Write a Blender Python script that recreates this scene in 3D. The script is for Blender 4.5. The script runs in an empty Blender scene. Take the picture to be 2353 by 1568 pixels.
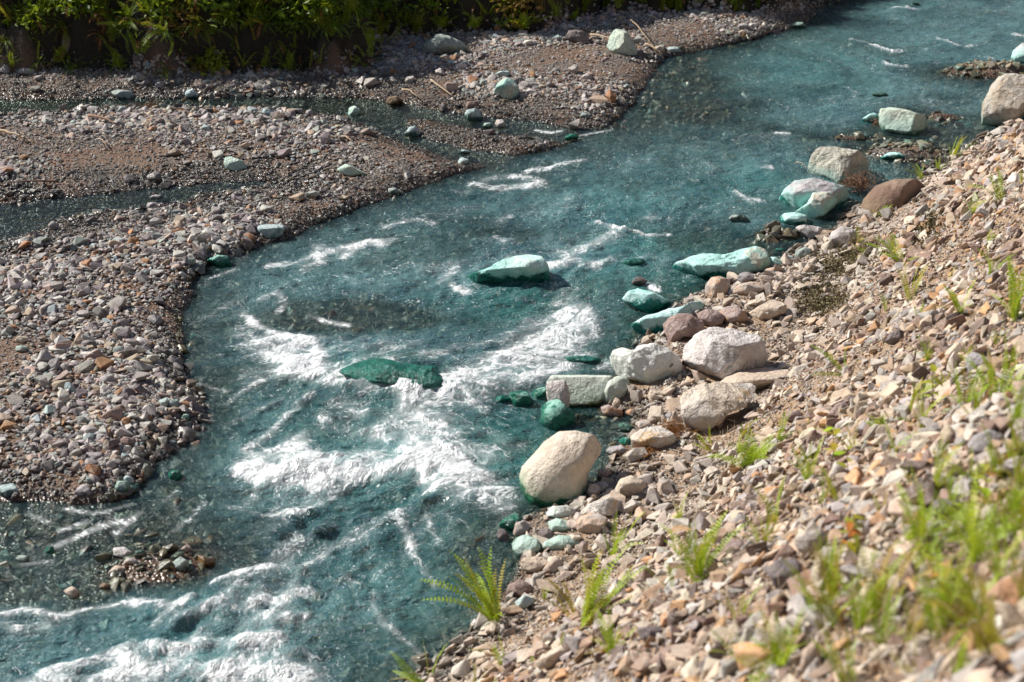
import bpy, bmesh, math, random
import numpy as np
from mathutils import Vector, Matrix, Euler

SC = bpy.context.scene
RNG = np.random.default_rng(7)
random.seed(7)
COL = bpy.data.collections.new('river_scene'); SC.collection.children.link(COL)

# ------------------------------------------------------------------ camera geometry
CAM_H = 6.0; PITCH = math.radians(25.0); LENS = 60.0
CP, SP = math.cos(PITCH), math.sin(PITCH)
WPX = 2353.0; K = 36.0/LENS/WPX                # tangent per photo pixel (photo seen 2353 x 1568)
FWD = np.array([0, CP, -SP]); UP = np.array([0, SP, CP]); RT = np.array([1.0, 0, 0])
CAM = np.array([0, 0, CAM_H])

def ray(px, py):
    return FWD + RT*((px-WPX/2)*K) - UP*((py-784.0)*K)
def P0(px, py, z=0.0):
    d = ray(px, py); t = (z-CAM_H)/d[2]
    p = CAM + d*t
    return (p[0], p[1])
def project(x, y, z):
    d = np.array([x, y, z])-CAM; t = d@FWD
    return (d@RT)/t/K+WPX/2, 784.0-(d@UP)/t/K, t

# ------------------------------------------------------------------ noise
def _hash(ix, iy, s):
    n = (ix.astype(np.int64)*374761393 + iy.astype(np.int64)*668265263 + s*1442695041) & 0xffffffff
    n = ((n ^ (n >> 13))*1274126177) & 0xffffffff
    n = ((n ^ (n >> 16))*2246822519) & 0xffffffff
    return ((n ^ (n >> 15)) & 0xffffff)/float(0xffffff)
def vn(x, y, s=0):
    x = np.asarray(x, float); y = np.asarray(y, float)
    ix = np.floor(x); iy = np.floor(y); fx = x-ix; fy = y-iy
    u = fx*fx*fx*(fx*(fx*6-15)+10); v = fy*fy*fy*(fy*(fy*6-15)+10)
    a = _hash(ix, iy, s); b = _hash(ix+1, iy, s); c = _hash(ix, iy+1, s); d = _hash(ix+1, iy+1, s)
    return (a*(1-u)+b*u)*(1-v)+(c*(1-u)+d*u)*v
def fbm(x, y, s=0, o=4):
    r = 0; a = .5; t = 0
    for i in range(o):
        r = r+a*vn(x, y, s+i*17); t += a; a *= .5
        x, y = 1.6*x-1.2*y+5.3, 1.2*x+1.6*y+1.7
    return r/t
def fbm3(p, s=0, o=3):
    x, y, z = p[:, 0], p[:, 1], p[:, 2]
    return (fbm(x+.37*z, y-.61*z, s, o)+fbm(y+.53*x+7.1, z-.29*x, s+31, o)+fbm(z+.41*y, x+.23*y+3.3, s+57, o))/3
def sstep(a, b, x):
    t = np.clip((x-a)/(b-a), 0, 1); return t*t*(3-2*t)

# ------------------------------------------------------------------ outlines of land (photo pixels -> ground points)
def poly(pts, z=0.0): return np.array([P0(a, b, z) for a, b in pts])
LEFT = np.vstack([poly([(1960,-30),(1900,2),(1860,40),(1830,64),(1780,78),(1700,92),(1620,112),(1530,130),(1502,160),(1480,205),(1442,250),
    (1400,290),(1335,318),(1285,338),(1190,362),(1110,388),(1010,412),(930,442),(860,468),(760,500),(670,545),(570,580),
    (480,612),(440,675),(405,740),(400,800),(432,870),(458,930),(448,985),(385,1040),(335,1090),(285,1140),(180,1158),
    (0,1155),(-250,1150)]), [(-12, 10), (-40, 12), (-120, 40), (-120, 200), (60, 200)]])
RIGHT = np.vstack([poly([(940,1568),(1010,1505),(1075,1450),(1150,1400),(1190,1330),(1175,1260),(1200,1190),(1290,1160),(1360,1120),
    (1400,1060),(1440,1010),(1440,960),(1370,930),(1400,890),(1450,820),(1520,740),(1580,690),(1660,655),(1760,620),
    (1800,590),(1860,560),(1910,530),(1950,480),(2060,440),(2120,400),(2200,352),(2300,300),(2380,255),(2480,200),(2700,90),(3200,-100)]),
    [(60, 120), (150, 120), (150, -40), (-30, -40), (-3.4, 1.0), (-2.0, 5.4)]])
SLOPE = np.vstack([poly([(985,1568),(1060,1500),(1180,1425),(1300,1345),(1420,1265),(1540,1130),(1600,1060),(1650,960),(1740,880),(1850,780),(1890,680),
    (1960,560),(2040,480),(2110,415),(2200,362),(2300,308),(2400,258),(2500,205),(2700,110),(3200,-80)], .15),
    [(60, 120), (150, 120), (150, -40), (-30, -40), (-3.2, 1.0), (-1.8, 5.4)]])
BANK = np.vstack([poly([(-500,150),(0,150),(200,156),(400,160),(600,158),(780,152),(860,148),(885,112),(900,86),(1000,80),(1100,78),(1230,80),
    (1290,58),(1400,30),(1500,34),(1600,30),(1700,30),(1790,24),(1850,4),(1930,-18),(2100,-60),(2500,-130)], .15),
    [(60, 200), (-120, 200), (-120, 30)]])
CHAN = poly([(-250,228),(0,228),(150,230),(300,226),(420,226),(600,221),(700,224),(830,225),(900,236),(960,248),(1050,262),(1150,272),
    (1230,280),(1330,296),(1400,300),(1290,332),(1215,318),(1130,305),(1060,290),(990,275),(930,272),(945,300),(985,322),(1050,340),
    (1130,352),(1200,360),(1120,380),(1030,365),(975,340),(900,318),(860,296),(800,272),(700,258),(600,250),(500,254),(400,249),(250,247),(100,262),(-250,268)])
POOL = poly([(-250,480),(0,470),(110,458),(230,448),(330,436),(430,428),(520,418),(600,415),(640,424),(560,438),(450,448),
    (440,468),(330,484),(230,492),(130,506),(90,530),(0,560),(-250,590)])

def sdist(poly_, X, Y):
    X = np.asarray(X, float); Y = np.asarray(Y, float)
    d = np.full(X.shape, 1e9); ins = np.zeros(X.shape, bool); n = len(poly_)
    for i in range(n):
        ax, ay = poly_[i]; bx, by = poly_[(i+1) % n]
        ex, ey = bx-ax, by-ay; L = ex*ex+ey*ey+1e-12
        t = np.clip(((X-ax)*ex+(Y-ay)*ey)/L, 0, 1)
        d = np.minimum(d, (X-ax-t*ex)**2+(Y-ay-t*ey)**2)
        c = (ay > Y) != (by > Y)
        if abs(by-ay) > 1e-12:
            ins ^= c & (X < (Y-ay)/(by-ay)*ex+ax)
    d = np.sqrt(d)
    return np.where(ins, d, -d)

def blob(X, Y, px, py, rx, ry, rot=0.0):
    cx, cy = P0(px, py); dx = X-cx; dy = Y-cy
    c, s = math.cos(rot), math.sin(rot)
    return np.exp(-(((dx*c+dy*s)/rx)**2+((-dx*s+dy*c)/ry)**2))

def H(X, Y):
    X = np.asarray(X, float); Y = np.asarray(Y, float)
    wob = (fbm(X*2.2, Y*2.2, 3)-.5)*.22
    sl = sdist(LEFT, X, Y); sr = sdist(RIGHT, X, Y)
    dl = sl+wob; dr = sr+wob*.7
    # river bed
    dd = np.maximum(np.minimum(-dl, -dr), 0)
    bed = -.02-.42*(1-np.exp(-dd/0.75)) + (fbm(X*1.3, Y*1.3, 11)-.5)*.48*np.clip(dd, 0, 1)
    bed = bed + (fbm(X*6, Y*6, 12)-.5)*.06
    for px, py, rx, ry, a in [(870,735,.85,.5,.40),(760,720,.6,.4,.24),(1060,590,.6,.35,.12),(100,1290,1.1,.75,.34),(330,1290,.5,.42,.26),
                              (120,1210,1.1,.6,.25),(1560,190,.9,1.5,.32),(1620,260,.8,1.3,.2),
                              (2180,290,1.0,1.2,.25),(1920,340,.6,.6,.18),(1950,300,.9,.35,.15),(2230,175,1.0,.5,.22),(1700,550,.6,.3,.2),(1180,540,.9,.35,.16),
                              (600,1250,.8,.5,.10),(1330,960,.35,.35,.15),(1130,1270,.35,.45,.14)]:
        b = blob(X, Y, px, py, rx, ry)
        bed = bed+a*b
    bed = np.minimum(bed, -.055+.04*(fbm(X*5, Y*5, 14)-.3))
    # island, small gravel islets
    for px, py, rx, ry, a in [(365,1300,.34,.24,.035),(2075,352,.42,.30,.13),(2165,270,.20,.10,.07),(1960,318,.28,.09,.03),
                              (1785,538,.18,.13,.09),(2275,163,.55,.28,.16),(1560,930,.3,.3,.1)]:
        bed = np.maximum(bed, bed+(a*.55-bed)*np.clip(1.35*blob(X, Y, px, py, rx, ry), 0, 1))
    # left gravel bar
    bar = .13*(1-np.exp(-np.maximum(dl, 0)/.25))+.05*(fbm(X*.9, Y*.9, 21)-.4)+.03*(fbm(X*4, Y*4, 22)-.5)
    bar = np.where(dl > 0, np.maximum(bar, .4*dl*np.exp(-dl)), bed)
    sc = sdist(CHAN, X, Y)+wob*.35; sp = sdist(POOL, X, Y)+wob*.35
    cprof = np.where(sc > .0, -.03-.10*(1-np.exp(-sc/.2)), .14*(1-np.exp(sc/.6))-.005)+.05*(fbm(X*5, Y*5, 71)-.5)
    pprof = .035*(fbm(X*5, Y*5, 72)-.5)+np.where(sp > 0, -.015-.07*(1-np.exp(-sp/.25)), .13*(1-np.exp(sp/.8)))
    land = np.where(dl > 0, np.minimum(np.minimum(bar, cprof), pprof), bar)
    h = np.where(dl > 0, land, bed)
    # right bank: shelf then steep slope
    shelf = .16*(1-np.exp(-np.maximum(dr, 0)/.25))
    ss = sdist(SLOPE, X, Y)+(fbm(X*1.1, Y*1.1, 31)-.5)*.25
    sp2 = np.maximum(ss, 0)
    up = .86*sp2*sp2/(sp2+.25)
    up = up+(fbm(X*1.5, Y*1.5, 33)-.5)*.22*np.clip(sp2, 0, 1)
    h = np.where(dr > 0, shelf+np.minimum(up, 4.2+.12*up), h)
    # far bank
    sb = sdist(BANK, X, Y)+(fbm(X*1.8, Y*1.8, 41)-.5)*.7+(fbm(X*6, Y*6, 42)-.5)*.15
    sb = np.maximum(sb, 0)
    rise = np.where(X < 0.5, 1.0, .5+.5*np.exp(-(X-.5)/2.0))
    h = h+np.minimum(1.9*sb, 1.0+.35*sb)*rise*np.clip(sb*4, 0, 1)
    return h

def cast(px, py, water=True, lift=0.0):
    d = ray(px, py); ts = np.linspace(2.0, 60, 1800)
    pts = CAM[None, :]+ts[:, None]*d[None, :]
    h = H(pts[:, 0], pts[:, 1])
    if water: h = np.maximum(h, 0)
    k = np.nonzero(pts[:, 2] < h+lift)[0]
    i = k[0] if len(k) else len(ts)-1
    if i > 0:
        a = pts[i-1, 2]-h[i-1]-lift; b = pts[i, 2]-h[i]-lift
        f = a/(a-b+1e-9); t = ts[i-1]+(ts[i]-ts[i-1])*f
    else: t = ts[i]
    p = CAM+d*t
    return p, t

# ------------------------------------------------------------------ object helpers
def link(o, parent=None):
    COL.objects.link(o)
    if parent is not None: o.parent = parent
    return o
def tag(o, label=None, cat=None, group=None, kind=None):
    if label: o['label'] = label
    if cat: o['category'] = cat
    if group: o['group'] = group
    if kind: o['kind'] = kind
    return o
def mesh_np(name, verts, faces_flat, nper, smooth=True):
    me = bpy.data.meshes.new(name)
    nv = len(verts); nf = len(faces_flat)//nper
    me.vertices.add(nv); me.vertices.foreach_set('co', np.ascontiguousarray(verts, dtype=np.float32).ravel())
    me.loops.add(nf*nper); me.loops.foreach_set('vertex_index', np.ascontiguousarray(faces_flat, dtype=np.int32))
    me.polygons.add(nf); me.polygons.foreach_set('loop_start', np.arange(0, nf*nper, nper, dtype=np.int32))
    me.update(calc_edges=True)
    me.polygons.foreach_set('use_smooth', np.full(nf, smooth))
    return me
def fattr(me, name, arr, typ='FLOAT'):
    a = me.attributes.new(name, typ, 'POINT')
    a.data.foreach_set('value' if typ in ('FLOAT', 'INT') else ('vector' if typ == 'FLOAT_VECTOR' else 'color'), np.ascontiguousarray(arr).ravel())
def grid(name, xs, ys, keep=None):
    X, Y = np.meshgrid(xs, ys); n, m = X.shape
    idx = np.arange(n*m).reshape(n, m)
    q = np.stack([idx[:-1, :-1], idx[:-1, 1:], idx[1:, 1:], idx[1:, :-1]], -1).reshape(-1, 4)
    return X.ravel(), Y.ravel(), q

# ------------------------------------------------------------------ materials
class NT:
    def __init__(s, name):
        s.m = bpy.data.materials.new(name); s.m.use_nodes = True
        s.t = s.m.node_tree; s.t.nodes.clear()
        s.out = s.t.nodes.new('ShaderNodeOutputMaterial')
    def n(s, typ, **kw):
        nd = s.t.nodes.new(typ)
        for k, v in kw.items():
            if k.startswith('_'): setattr(nd, k[1:], v)
            else: s.set(nd, k, v)
        return nd
    def set(s, nd, k, v):
        k2 = int(k[1:]) if k[0] == 'i' and k[1:].isdigit() else k.replace('_', ' ')
        inp = nd.inputs[k2]
        if isinstance(v, bpy.types.NodeSocket): s.t.links.new(v, inp)
        else:
            if inp.type == 'RGBA' and len(v) == 3: v = (*v, 1)
            inp.default_value = v
    def math(s, op, a, b=None, c=None, clamp=False):
        nd = s.t.nodes.new('ShaderNodeMath'); nd.operation = op; nd.use_clamp = clamp
        for i, v in enumerate((a, b, c)):
            if v is None: continue
            if isinstance(v, bpy.types.NodeSocket): s.t.links.new(v, nd.inputs[i])
            else: nd.inputs[i].default_value = v
        return nd.outputs[0]
    def mix(s, f, a, b, blend='MIX'):
        nd = s.t.nodes.new('ShaderNodeMix'); nd.data_type = 'RGBA'; nd.blend_type = blend
        for i, v in ((0, f), (6, a), (7, b)):
            if isinstance(v, bpy.types.NodeSocket): s.t.links.new(v, nd.inputs[i])
            elif i == 0: nd.inputs[0].default_value = v
            else: nd.inputs[i].default_value = (*v, 1) if len(v) == 3 else v
        return nd.outputs[2]
    def mr(s, v, a, b, c=0., d=1., smooth=True):
        nd = s.t.nodes.new('ShaderNodeMapRange'); nd.interpolation_type = 'SMOOTHSTEP' if smooth else 'LINEAR'
        for i, x in enumerate((v, a, b, c, d)):
            if isinstance(x, bpy.types.NodeSocket): s.t.links.new(x, nd.inputs[i])
            else: nd.inputs[i].default_value = x
        return nd.outputs[0]
    def noise(s, vec, scale, detail=4, rough=.55, dist=0.):
        nd = s.n('ShaderNodeTexNoise', Scale=scale, Detail=detail, Roughness=rough, Distortion=dist)
        if vec is not None: s.t.links.new(vec, nd.inputs['Vector'])
        return nd.outputs[0]
    def pos(s):
        g = s.n('ShaderNodeNewGeometry'); return g.outputs['Position']
    def surf(s, sh): s.t.links.new(sh, s.out.inputs['Surface']); return s.m

def wet_shade_mix(t, col, z, rough=.75, level=.08, wob=.05, dark=.42):  # default level reaches above the wet to paint shade on the bar edge
    """stone darker and glossier where wet, with the shaded bar edge painted in"""
    nz = t.noise(t.pos(), 3.0, 3)
    zz = t.math('ADD', z, t.math('MULTIPLY', t.math('SUBTRACT', nz, .5), -wob*2))
    w = t.mr(zz, level+.05, level-.02, 0, 1)
    c = t.mix(w, col, t.mix(1.0, col, (dark, dark, dark*.97), 'MULTIPLY'))
    r = t.math('ADD', t.math('MULTIPLY', w, .22-rough), rough)
    return c, r, w

def mat_stone():
    t = NT('river_stone')
    a = t.n('ShaderNodeAttribute', _attribute_type='INSTANCER', _attribute_name='tint')
    tc = t.n('ShaderNodeTexCoord').outputs['Object']
    rnd = t.n('ShaderNodeObjectInfo').outputs['Random']
    off = t.n('ShaderNodeVectorMath', _operation='ADD')
    t.t.links.new(tc, off.inputs[0]); cmb = t.n('ShaderNodeCombineXYZ', X=t.math('MULTIPLY', rnd, 50), Y=t.math('MULTIPLY', rnd, 31.7), Z=rnd)
    t.t.links.new(cmb.outputs[0], off.inputs[1]); v = off.outputs[0]
    n1 = t.noise(v, 1.6, 5, .6, .4); n2 = t.noise(v, 9, 3, .6)
    f = t.math('ADD', t.mr(n1, .3, .7, .72, 1.22, False), t.math('MULTIPLY', t.math('SUBTRACT', n2, .5), .5))
    g = t.n('ShaderNodeCombineXYZ', X=f, Y=f, Z=f).outputs[0]
    c = t.mix(1.0, a.outputs['Color'], g, 'MULTIPLY')
    vein = t.mr(t.math('ABSOLUTE', t.math('SUBTRACT', t.noise(v, .9, 3, .5, 1.2), .5)), .0, .02, .35, 0)
    c = t.mix(vein, c, (.55, .52, .48))
    z = t.n('ShaderNodeSeparateXYZ', Vector=t.pos()).outputs[2]
    c, r, w = wet_shade_mix(t, c, z, .8)
    b = t.n('ShaderNodeBump', Strength=.5, Distance=.02, Height=t.math('ADD', n1, t.math('MULTIPLY', n2, .4)))
    p = t.n('ShaderNodeBsdfPrincipled', Base_Color=c, Roughness=r, Normal=b.outputs[0])
    return t.surf(p.outputs[0])

def mat_boulder(name, base, second=None, scale=3.0, stain=None, stain_z=0.12, wet=None, wet_z=.05, spots=0, veins=0, bump=1.0, third=None):
    t = NT(name); pos = t.pos(); z = t.n('ShaderNodeSeparateXYZ', Vector=pos).outputs[2]
    second = second or tuple(c*.78 for c in base)
    n1 = t.noise(pos, scale, 6, .6, .6); n2 = t.noise(pos, scale*5, 5, .65); n3 = t.noise(pos, scale*22, 3, .6)
    c = t.mix(t.mr(n1, .4, .62), base, second)
    if third: c = t.mix(t.mr(t.noise(pos, scale*1.7, 5, .6, 1.0), .58, .68, 0, .85), c, third)
    k = t.math('ADD', .42, t.math('ADD', t.math('MULTIPLY', n2, .78), t.math('MULTIPLY', n3, .42)))
    c = t.mix(1.0, c, t.n('ShaderNodeCombineXYZ', X=k, Y=k, Z=k).outputs[0], 'MULTIPLY')
    zz = t.math('ADD', z, t.math('MULTIPLY', t.math('SUBTRACT', t.noise(pos, 4, 5, .65), .5), -.34))
    if stain:
        c = t.mix(t.mr(zz, stain_z+.09, stain_z-.07, 0, .9), c, t.mix(t.mr(n2, .35, .65), stain, tuple(x*.8 for x in stain)))
    if spots:
        vo = t.n('ShaderNodeTexVoronoi', Scale=spots, Vector=pos, Randomness=1.0)
        m = t.math('MULTIPLY', t.mr(vo.outputs['Distance'], .12, .2, 1, 0), t.mr(t.noise(pos, spots*.5, 2), .5, .58))
        c = t.mix(t.math('MULTIPLY', m, .9), c, (.06, .07, .06))
    if veins:
        m = t.mr(t.math('ABSOLUTE', t.math('SUBTRACT', t.noise(pos, veins, 4, .5, 1.5), .5)), .0, .018, .6, 0)
        c = t.mix(m, c, tuple(x*.35 for x in base))
    wcol = wet or tuple(x*.3 for x in (stain or base))
    w = t.mr(zz, wet_z+.02, wet_z-.02, 0, 1)
    c = t.mix(w, c, t.mix(t.mr(n2, .35, .65), wcol, tuple(x*.5 for x in wcol)))
    r = t.mr(w, 0, 1, .78, .16)
    hgt = t.math('ADD', t.math('MULTIPLY', n1, 1.4), t.math('ADD', t.math('MULTIPLY', n2, .6), t.math('MULTIPLY', n3, .16)))
    b = t.n('ShaderNodeBump', Strength=.85*bump, Distance=.05, Height=hgt)
    p = t.n('ShaderNodeBsdfPrincipled', Base_Color=c, Roughness=r, Normal=b.outputs[0])
    return t.surf(p.outputs[0])

def mat_ground():
    t = NT('gravelly_soil'); pos = t.pos(); sx = t.n('ShaderNodeSeparateXYZ', Vector=pos); z = sx.outputs[2]
    side = t.n('ShaderNodeAttribute', _attribute_name='side').outputs['Fac']
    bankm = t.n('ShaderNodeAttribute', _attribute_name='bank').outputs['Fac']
    vo = t.n('ShaderNodeTexVoronoi', Scale=38, Vector=pos); n = t.noise(pos, 14, 5, .6)
    grain = t.mix(t.math('MULTIPLY', t.n('ShaderNodeSeparateColor', Color=vo.outputs['Color']).outputs[0], .9), (.07, .055, .045), (.20, .165, .14))
    sand = t.mix(n, (.11, .066, .042), (.20, .125, .085))
    c = t.mix(t.mr(t.noise(pos, 1.8, 4, .5), .45, .6), sand, grain)  # soil between stones coloured dark so the gaps read as shade
    warm = t.mix(n, (.20, .13, .08), (.38, .27, .18))
    c = t.mix(side, c, warm)
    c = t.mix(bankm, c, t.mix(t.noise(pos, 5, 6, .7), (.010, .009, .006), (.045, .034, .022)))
    bedc = t.mix(t.noise(pos, 2.3, 5, .6), (.03, .04, .03), (.20, .145, .075))
    c = t.mix(t.mr(z, -.01, -.07), c, bedc)
    c, r, w = wet_shade_mix(t, c, z, .9, .03, .03, .6)
    b = t.n('ShaderNodeBump', Strength=.7, Distance=.02, Height=t.math('ADD', t.math('MULTIPLY', vo.outputs['Distance'], -1.0), n))
    p = t.n('ShaderNodeBsdfPrincipled', Base_Color=c, Roughness=r, Normal=b.outputs[0])
    return t.surf(p.outputs[0])

def mat_water():
    t = NT('turquoise_river_water'); pos = t.pos()
    A = lambda nm: t.n('ShaderNodeAttribute', _attribute_name=nm).outputs['Fac']
    depth, foam, deep, calm = A('depth'), A('foam'), A('teal'), A('calm')
    uvw = t.n('ShaderNodeAttribute', _attribute_name='flowuv').outputs['Vector']
    # turbidity of the water itself
    al = t.math('SUBTRACT', 1.0, t.math('POWER', 2.718, t.math('MULTIPLY', depth, -2.9)))
    al = t.math('MULTIPLY', al, t.mr(t.noise(uvw, .9, 4, .6, .5), .35, .62, .62, 1.0))
    al = t.math('MULTIPLY', al, t.mr(calm, .3, 1.0, .95, .30))
    n0 = t.noise(uvw, 1.1, 4, .55, .6)
    body = t.mix(t.mr(n0, .35, .65), (.062, .170, .200), (.140, .300, .325))
    body = t.mix(t.math('MULTIPLY', deep, .7), body, (.035, .245, .215)); body = t.mix(t.math('MULTIPLY', calm, .6), body, (.10, .12, .075))
    body = t.mix(t.mr(t.noise(uvw, 3.4, 4, .6, .8), .52, .72, 0, .35), body, (.12, .26, .26))
        # ripples too fine for the mesh
    st = t.n('ShaderNodeMapping'); t.t.links.new(pos, st.inputs['Vector']); st.inputs['Scale'].default_value = (.75, 1.15, 1.0); st.inputs['Rotation'].default_value = (0, 0, -.25)
    r1 = t.noise(st.outputs[0], 6.0, 4, .58, .15); r2 = t.noise(st.outputs[0], 21, 3, .6, .0)
    hh = t.math('ADD', t.math('MULTIPLY', r1, 1.3), t.math('MULTIPLY', r2, .08))
    bs = t.mr(calm, 0, 1, 1.0, .22)
    b = t.n('ShaderNodeBump', Distance=.10, Height=hh); t.t.links.new(t.math('MULTIPLY', bs, .75), b.inputs['Strength'])
    dif = t.n('ShaderNodeBsdfDiffuse', Color=body, Normal=b.outputs[0])
    tr = t.n('ShaderNodeBsdfTransparent', Color=(.80, .92, .89))
    m1 = t.n('ShaderNodeMixShader', i0=al, i1=tr.outputs[0], i2=dif.outputs[0])
    r3 = t.noise(st.outputs[0], 46, 3, .7, .2)
    gb = t.n('ShaderNodeBump', Distance=.10, Height=t.math('ADD', t.math('MULTIPLY', r1, 1.3), t.math('ADD', t.math('MULTIPLY', r2, .34), t.math('MULTIPLY', r3, .10)))); t.t.links.new(bs, gb.inputs['Strength'])
    fr = t.n('ShaderNodeFresnel', IOR=1.33, Normal=gb.outputs[0])
    gl = t.n('ShaderNodeBsdfGlossy', Color=(1, 1, 1), Roughness=.11, Normal=gb.outputs[0])
    m2 = t.n('ShaderNodeMixShader', i0=t.math('MINIMUM', fr.outputs[0], .6), i1=m1.outputs[0], i2=gl.outputs[0])
    # foam: laced, broken, denser where the water breaks
    wv = t.n('ShaderNodeVectorMath', _operation='ADD'); t.t.links.new(uvw, wv.inputs[0])
    nz = t.n('ShaderNodeTexNoise', Scale=2.6, Detail=3.0); t.t.links.new(uvw, nz.inputs['Vector'])
    sc = t.n('ShaderNodeVectorMath', _operation='SCALE'); t.t.links.new(nz.outputs['Color'], sc.inputs[0]); sc.inputs['Scale'].default_value = .55
    t.t.links.new(sc.outputs[0], wv.inputs[1]); wuv = wv.outputs[0]
    pv = t.n('ShaderNodeVectorMath', _operation='ADD'); t.t.links.new(pos, pv.inputs[0]); t.t.links.new(sc.outputs[0], pv.inputs[1]); pw = pv.outputs[0]
    rid = t.math('ABSOLUTE', t.math('SUBTRACT', t.noise(wuv, 3.6, 6, .62, .3), .5))      # thin lines where ~0
    rid2 = t.math('ABSOLUTE', t.math('SUBTRACT', t.noise(pw, 8.5, 4, .6, .4), .5))
    fine = t.noise(pw, 30, 3, .6)
    pat = t.math('ADD', t.math('MULTIPLY', rid, 6.4), t.math('ADD', t.math('MULTIPLY', rid2, 4.6), t.math('MULTIPLY', t.math('SUBTRACT', fine, .25), 1.3)))
    dm = t.math('SUBTRACT', t.math('MULTIPLY', foam, 1.28), pat)
    crisp = t.mr(dm, -.36, .62, 0, .92)
    milk = t.math('MULTIPLY', t.mr(foam, .12, 1.0, 0, .42), t.mr(t.noise(wuv, 5, 4, .6), .3, .65, .3, 1.0))
    fl = t.n('ShaderNodeMapping'); t.t.links.new(wuv, fl.inputs['Vector']); fl.inputs['Scale'].default_value = (1.0, 2.4, 1.0)
    fleck = t.math('MULTIPLY', t.mr(t.noise(fl.outputs[0], 19, 5, .75), .575, .69, 0, .85), t.mr(t.noise(wuv, 1.7, 3, .6), .36, .60))  # fine foam flecks, also painting in glints and sky highlights
    fleck = t.math('MULTIPLY', fleck, t.mr(calm, .9, .1, 0, 1))
    fm = t.math('MAXIMUM', t.math('MAXIMUM', crisp, milk), t.math('MULTIPLY', fleck, t.mr(depth, .08, .2, .2, 1)))
    fn = t.noise(pw, 22, 4, .6)
    fb = t.n('ShaderNodeBump', Strength=.8, Distance=.03, Height=t.math('ADD', fn, t.math('MULTIPLY', t.noise(pw, 8, 3), 1.5)))
    fd = t.n('ShaderNodeBsdfDiffuse', Color=t.mix(t.mr(fn, .3, .7), (.82, .88, .90), (.97, .97, .98)), Normal=fb.outputs[0])
    ft = t.n('ShaderNodeBsdfTranslucent', Color=(.8, .92, .95))
    fg = t.n('ShaderNodeBsdfGlossy', Color=(1, 1, 1), Roughness=.22, Normal=fb.outputs[0])
    f1 = t.n('ShaderNodeMixShader', i0=.18, i1=fd.outputs[0], i2=ft.outputs[0])
    f2 = t.n('ShaderNodeMixShader', i0=.08, i1=f1.outputs[0], i2=fg.outputs[0])
    m3 = t.n('ShaderNodeMixShader', i0=fm, i1=m2.outputs[0], i2=f2.outputs[0])
    return t.surf(m3.outputs[0])

def mat_leaf(name, c1, c2, dead=None, tr=.35):
    t = NT(name); rnd = t.n('ShaderNodeObjectInfo').outputs['Random']
    pos = t.n('ShaderNodeTexCoord').outputs['Object']
    n = t.noise(pos, 6, 3)
    f = t.math('ADD', t.math('MULTIPLY', rnd, .7), t.math('MULTIPLY', n, .4), clamp=True)
    c = t.mix(f, c1, c2)
    if dead: c = t.mix(t.mr(t.math('FRACT', t.math('MULTIPLY', rnd, 7.31)), .82, .9), c, dead)
    d = t.n('ShaderNodeBsdfPrincipled', Base_Color=c, Roughness=.5)
    tl = t.n('ShaderNodeBsdfTranslucent', Color=t.mix(.5, c, (.40, .48, .02)))
    return t.surf(t.n('ShaderNodeMixShader', i0=tr, i1=d.outputs[0], i2=tl.outputs[0]).outputs[0])

def mat_wood(name, c1, c2):
    t = NT(name); pos = t.n('ShaderNodeTexCoord').outputs['Object']
    n = t.noise(pos, 18, 4); b = t.n('ShaderNodeBump', Strength=.5, Distance=.01, Height=n)
    return t.surf(t.n('ShaderNodeBsdfPrincipled', Base_Color=t.mix(n, c1, c2), Roughness=.8, Normal=b.outputs[0]).outputs[0])

M_STONE = mat_stone(); M_GROUND = mat_ground(); M_WATER = mat_water()
M_FERN = mat_leaf('lime_fern', (.24, .42, .02), (.46, .56, .03), (.48, .34, .05), .35)  # lime to yellow-green fronds, some brownish
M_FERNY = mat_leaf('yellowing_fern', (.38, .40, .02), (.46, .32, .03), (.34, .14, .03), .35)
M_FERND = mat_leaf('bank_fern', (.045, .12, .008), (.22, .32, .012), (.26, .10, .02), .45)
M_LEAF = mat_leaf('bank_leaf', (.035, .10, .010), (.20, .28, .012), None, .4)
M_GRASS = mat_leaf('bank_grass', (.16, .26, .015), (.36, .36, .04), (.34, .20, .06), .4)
M_YLEAF = mat_leaf('yellow_leaf', (.42, .34, .03), (.30, .38, .03), (.50, .22, .04), .3)
M_RLEAF = mat_leaf('dead_frond', (.24, .09, .02), (.36, .15, .04), None, .25)
M_STICK = mat_wood('bleached_driftwood', (.30, .20, .12), (.52, .40, .27))
M_TWIG = mat_wood('brown_twigs', (.10, .05, .03), (.26, .15, .09))
M_MOSS = mat_wood('dry_moss', (.09, .07, .03), (.20, .16, .07))

# ------------------------------------------------------------------ setting: ground
def axis(a, b, step, far_a, far_b, n=26):
    core = np.arange(a, b+step*.5, step)
    lo = a-np.geomspace(step*2, a-far_a, n)[::-1]; hi = b+np.geomspace(step*2, far_b-b, n)
    return np.concatenate([lo, core, hi])
def build_ground():
    xs = axis(-9, 10, .05, -150, 150); ys = axis(1.0, 30, .05, -30, 220)
    X, Y, q = grid('g', xs, ys)
    Z = H(X, Y)+(fbm(X*14, Y*14, 77, 3)-.5)*.012
    me = mesh_np('ground', np.stack([X, Y, Z], 1), q.ravel(), 4)
    sr = sdist(RIGHT, X, Y); sb = sdist(BANK, X, Y)
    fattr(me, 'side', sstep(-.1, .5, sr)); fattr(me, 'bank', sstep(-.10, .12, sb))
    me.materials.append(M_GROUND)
    o = link(bpy.data.objects.new('ground', me)); tag(o, kind='structure')
    o['label'] = 'gravelly river bed and banks'
build_ground()

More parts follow.
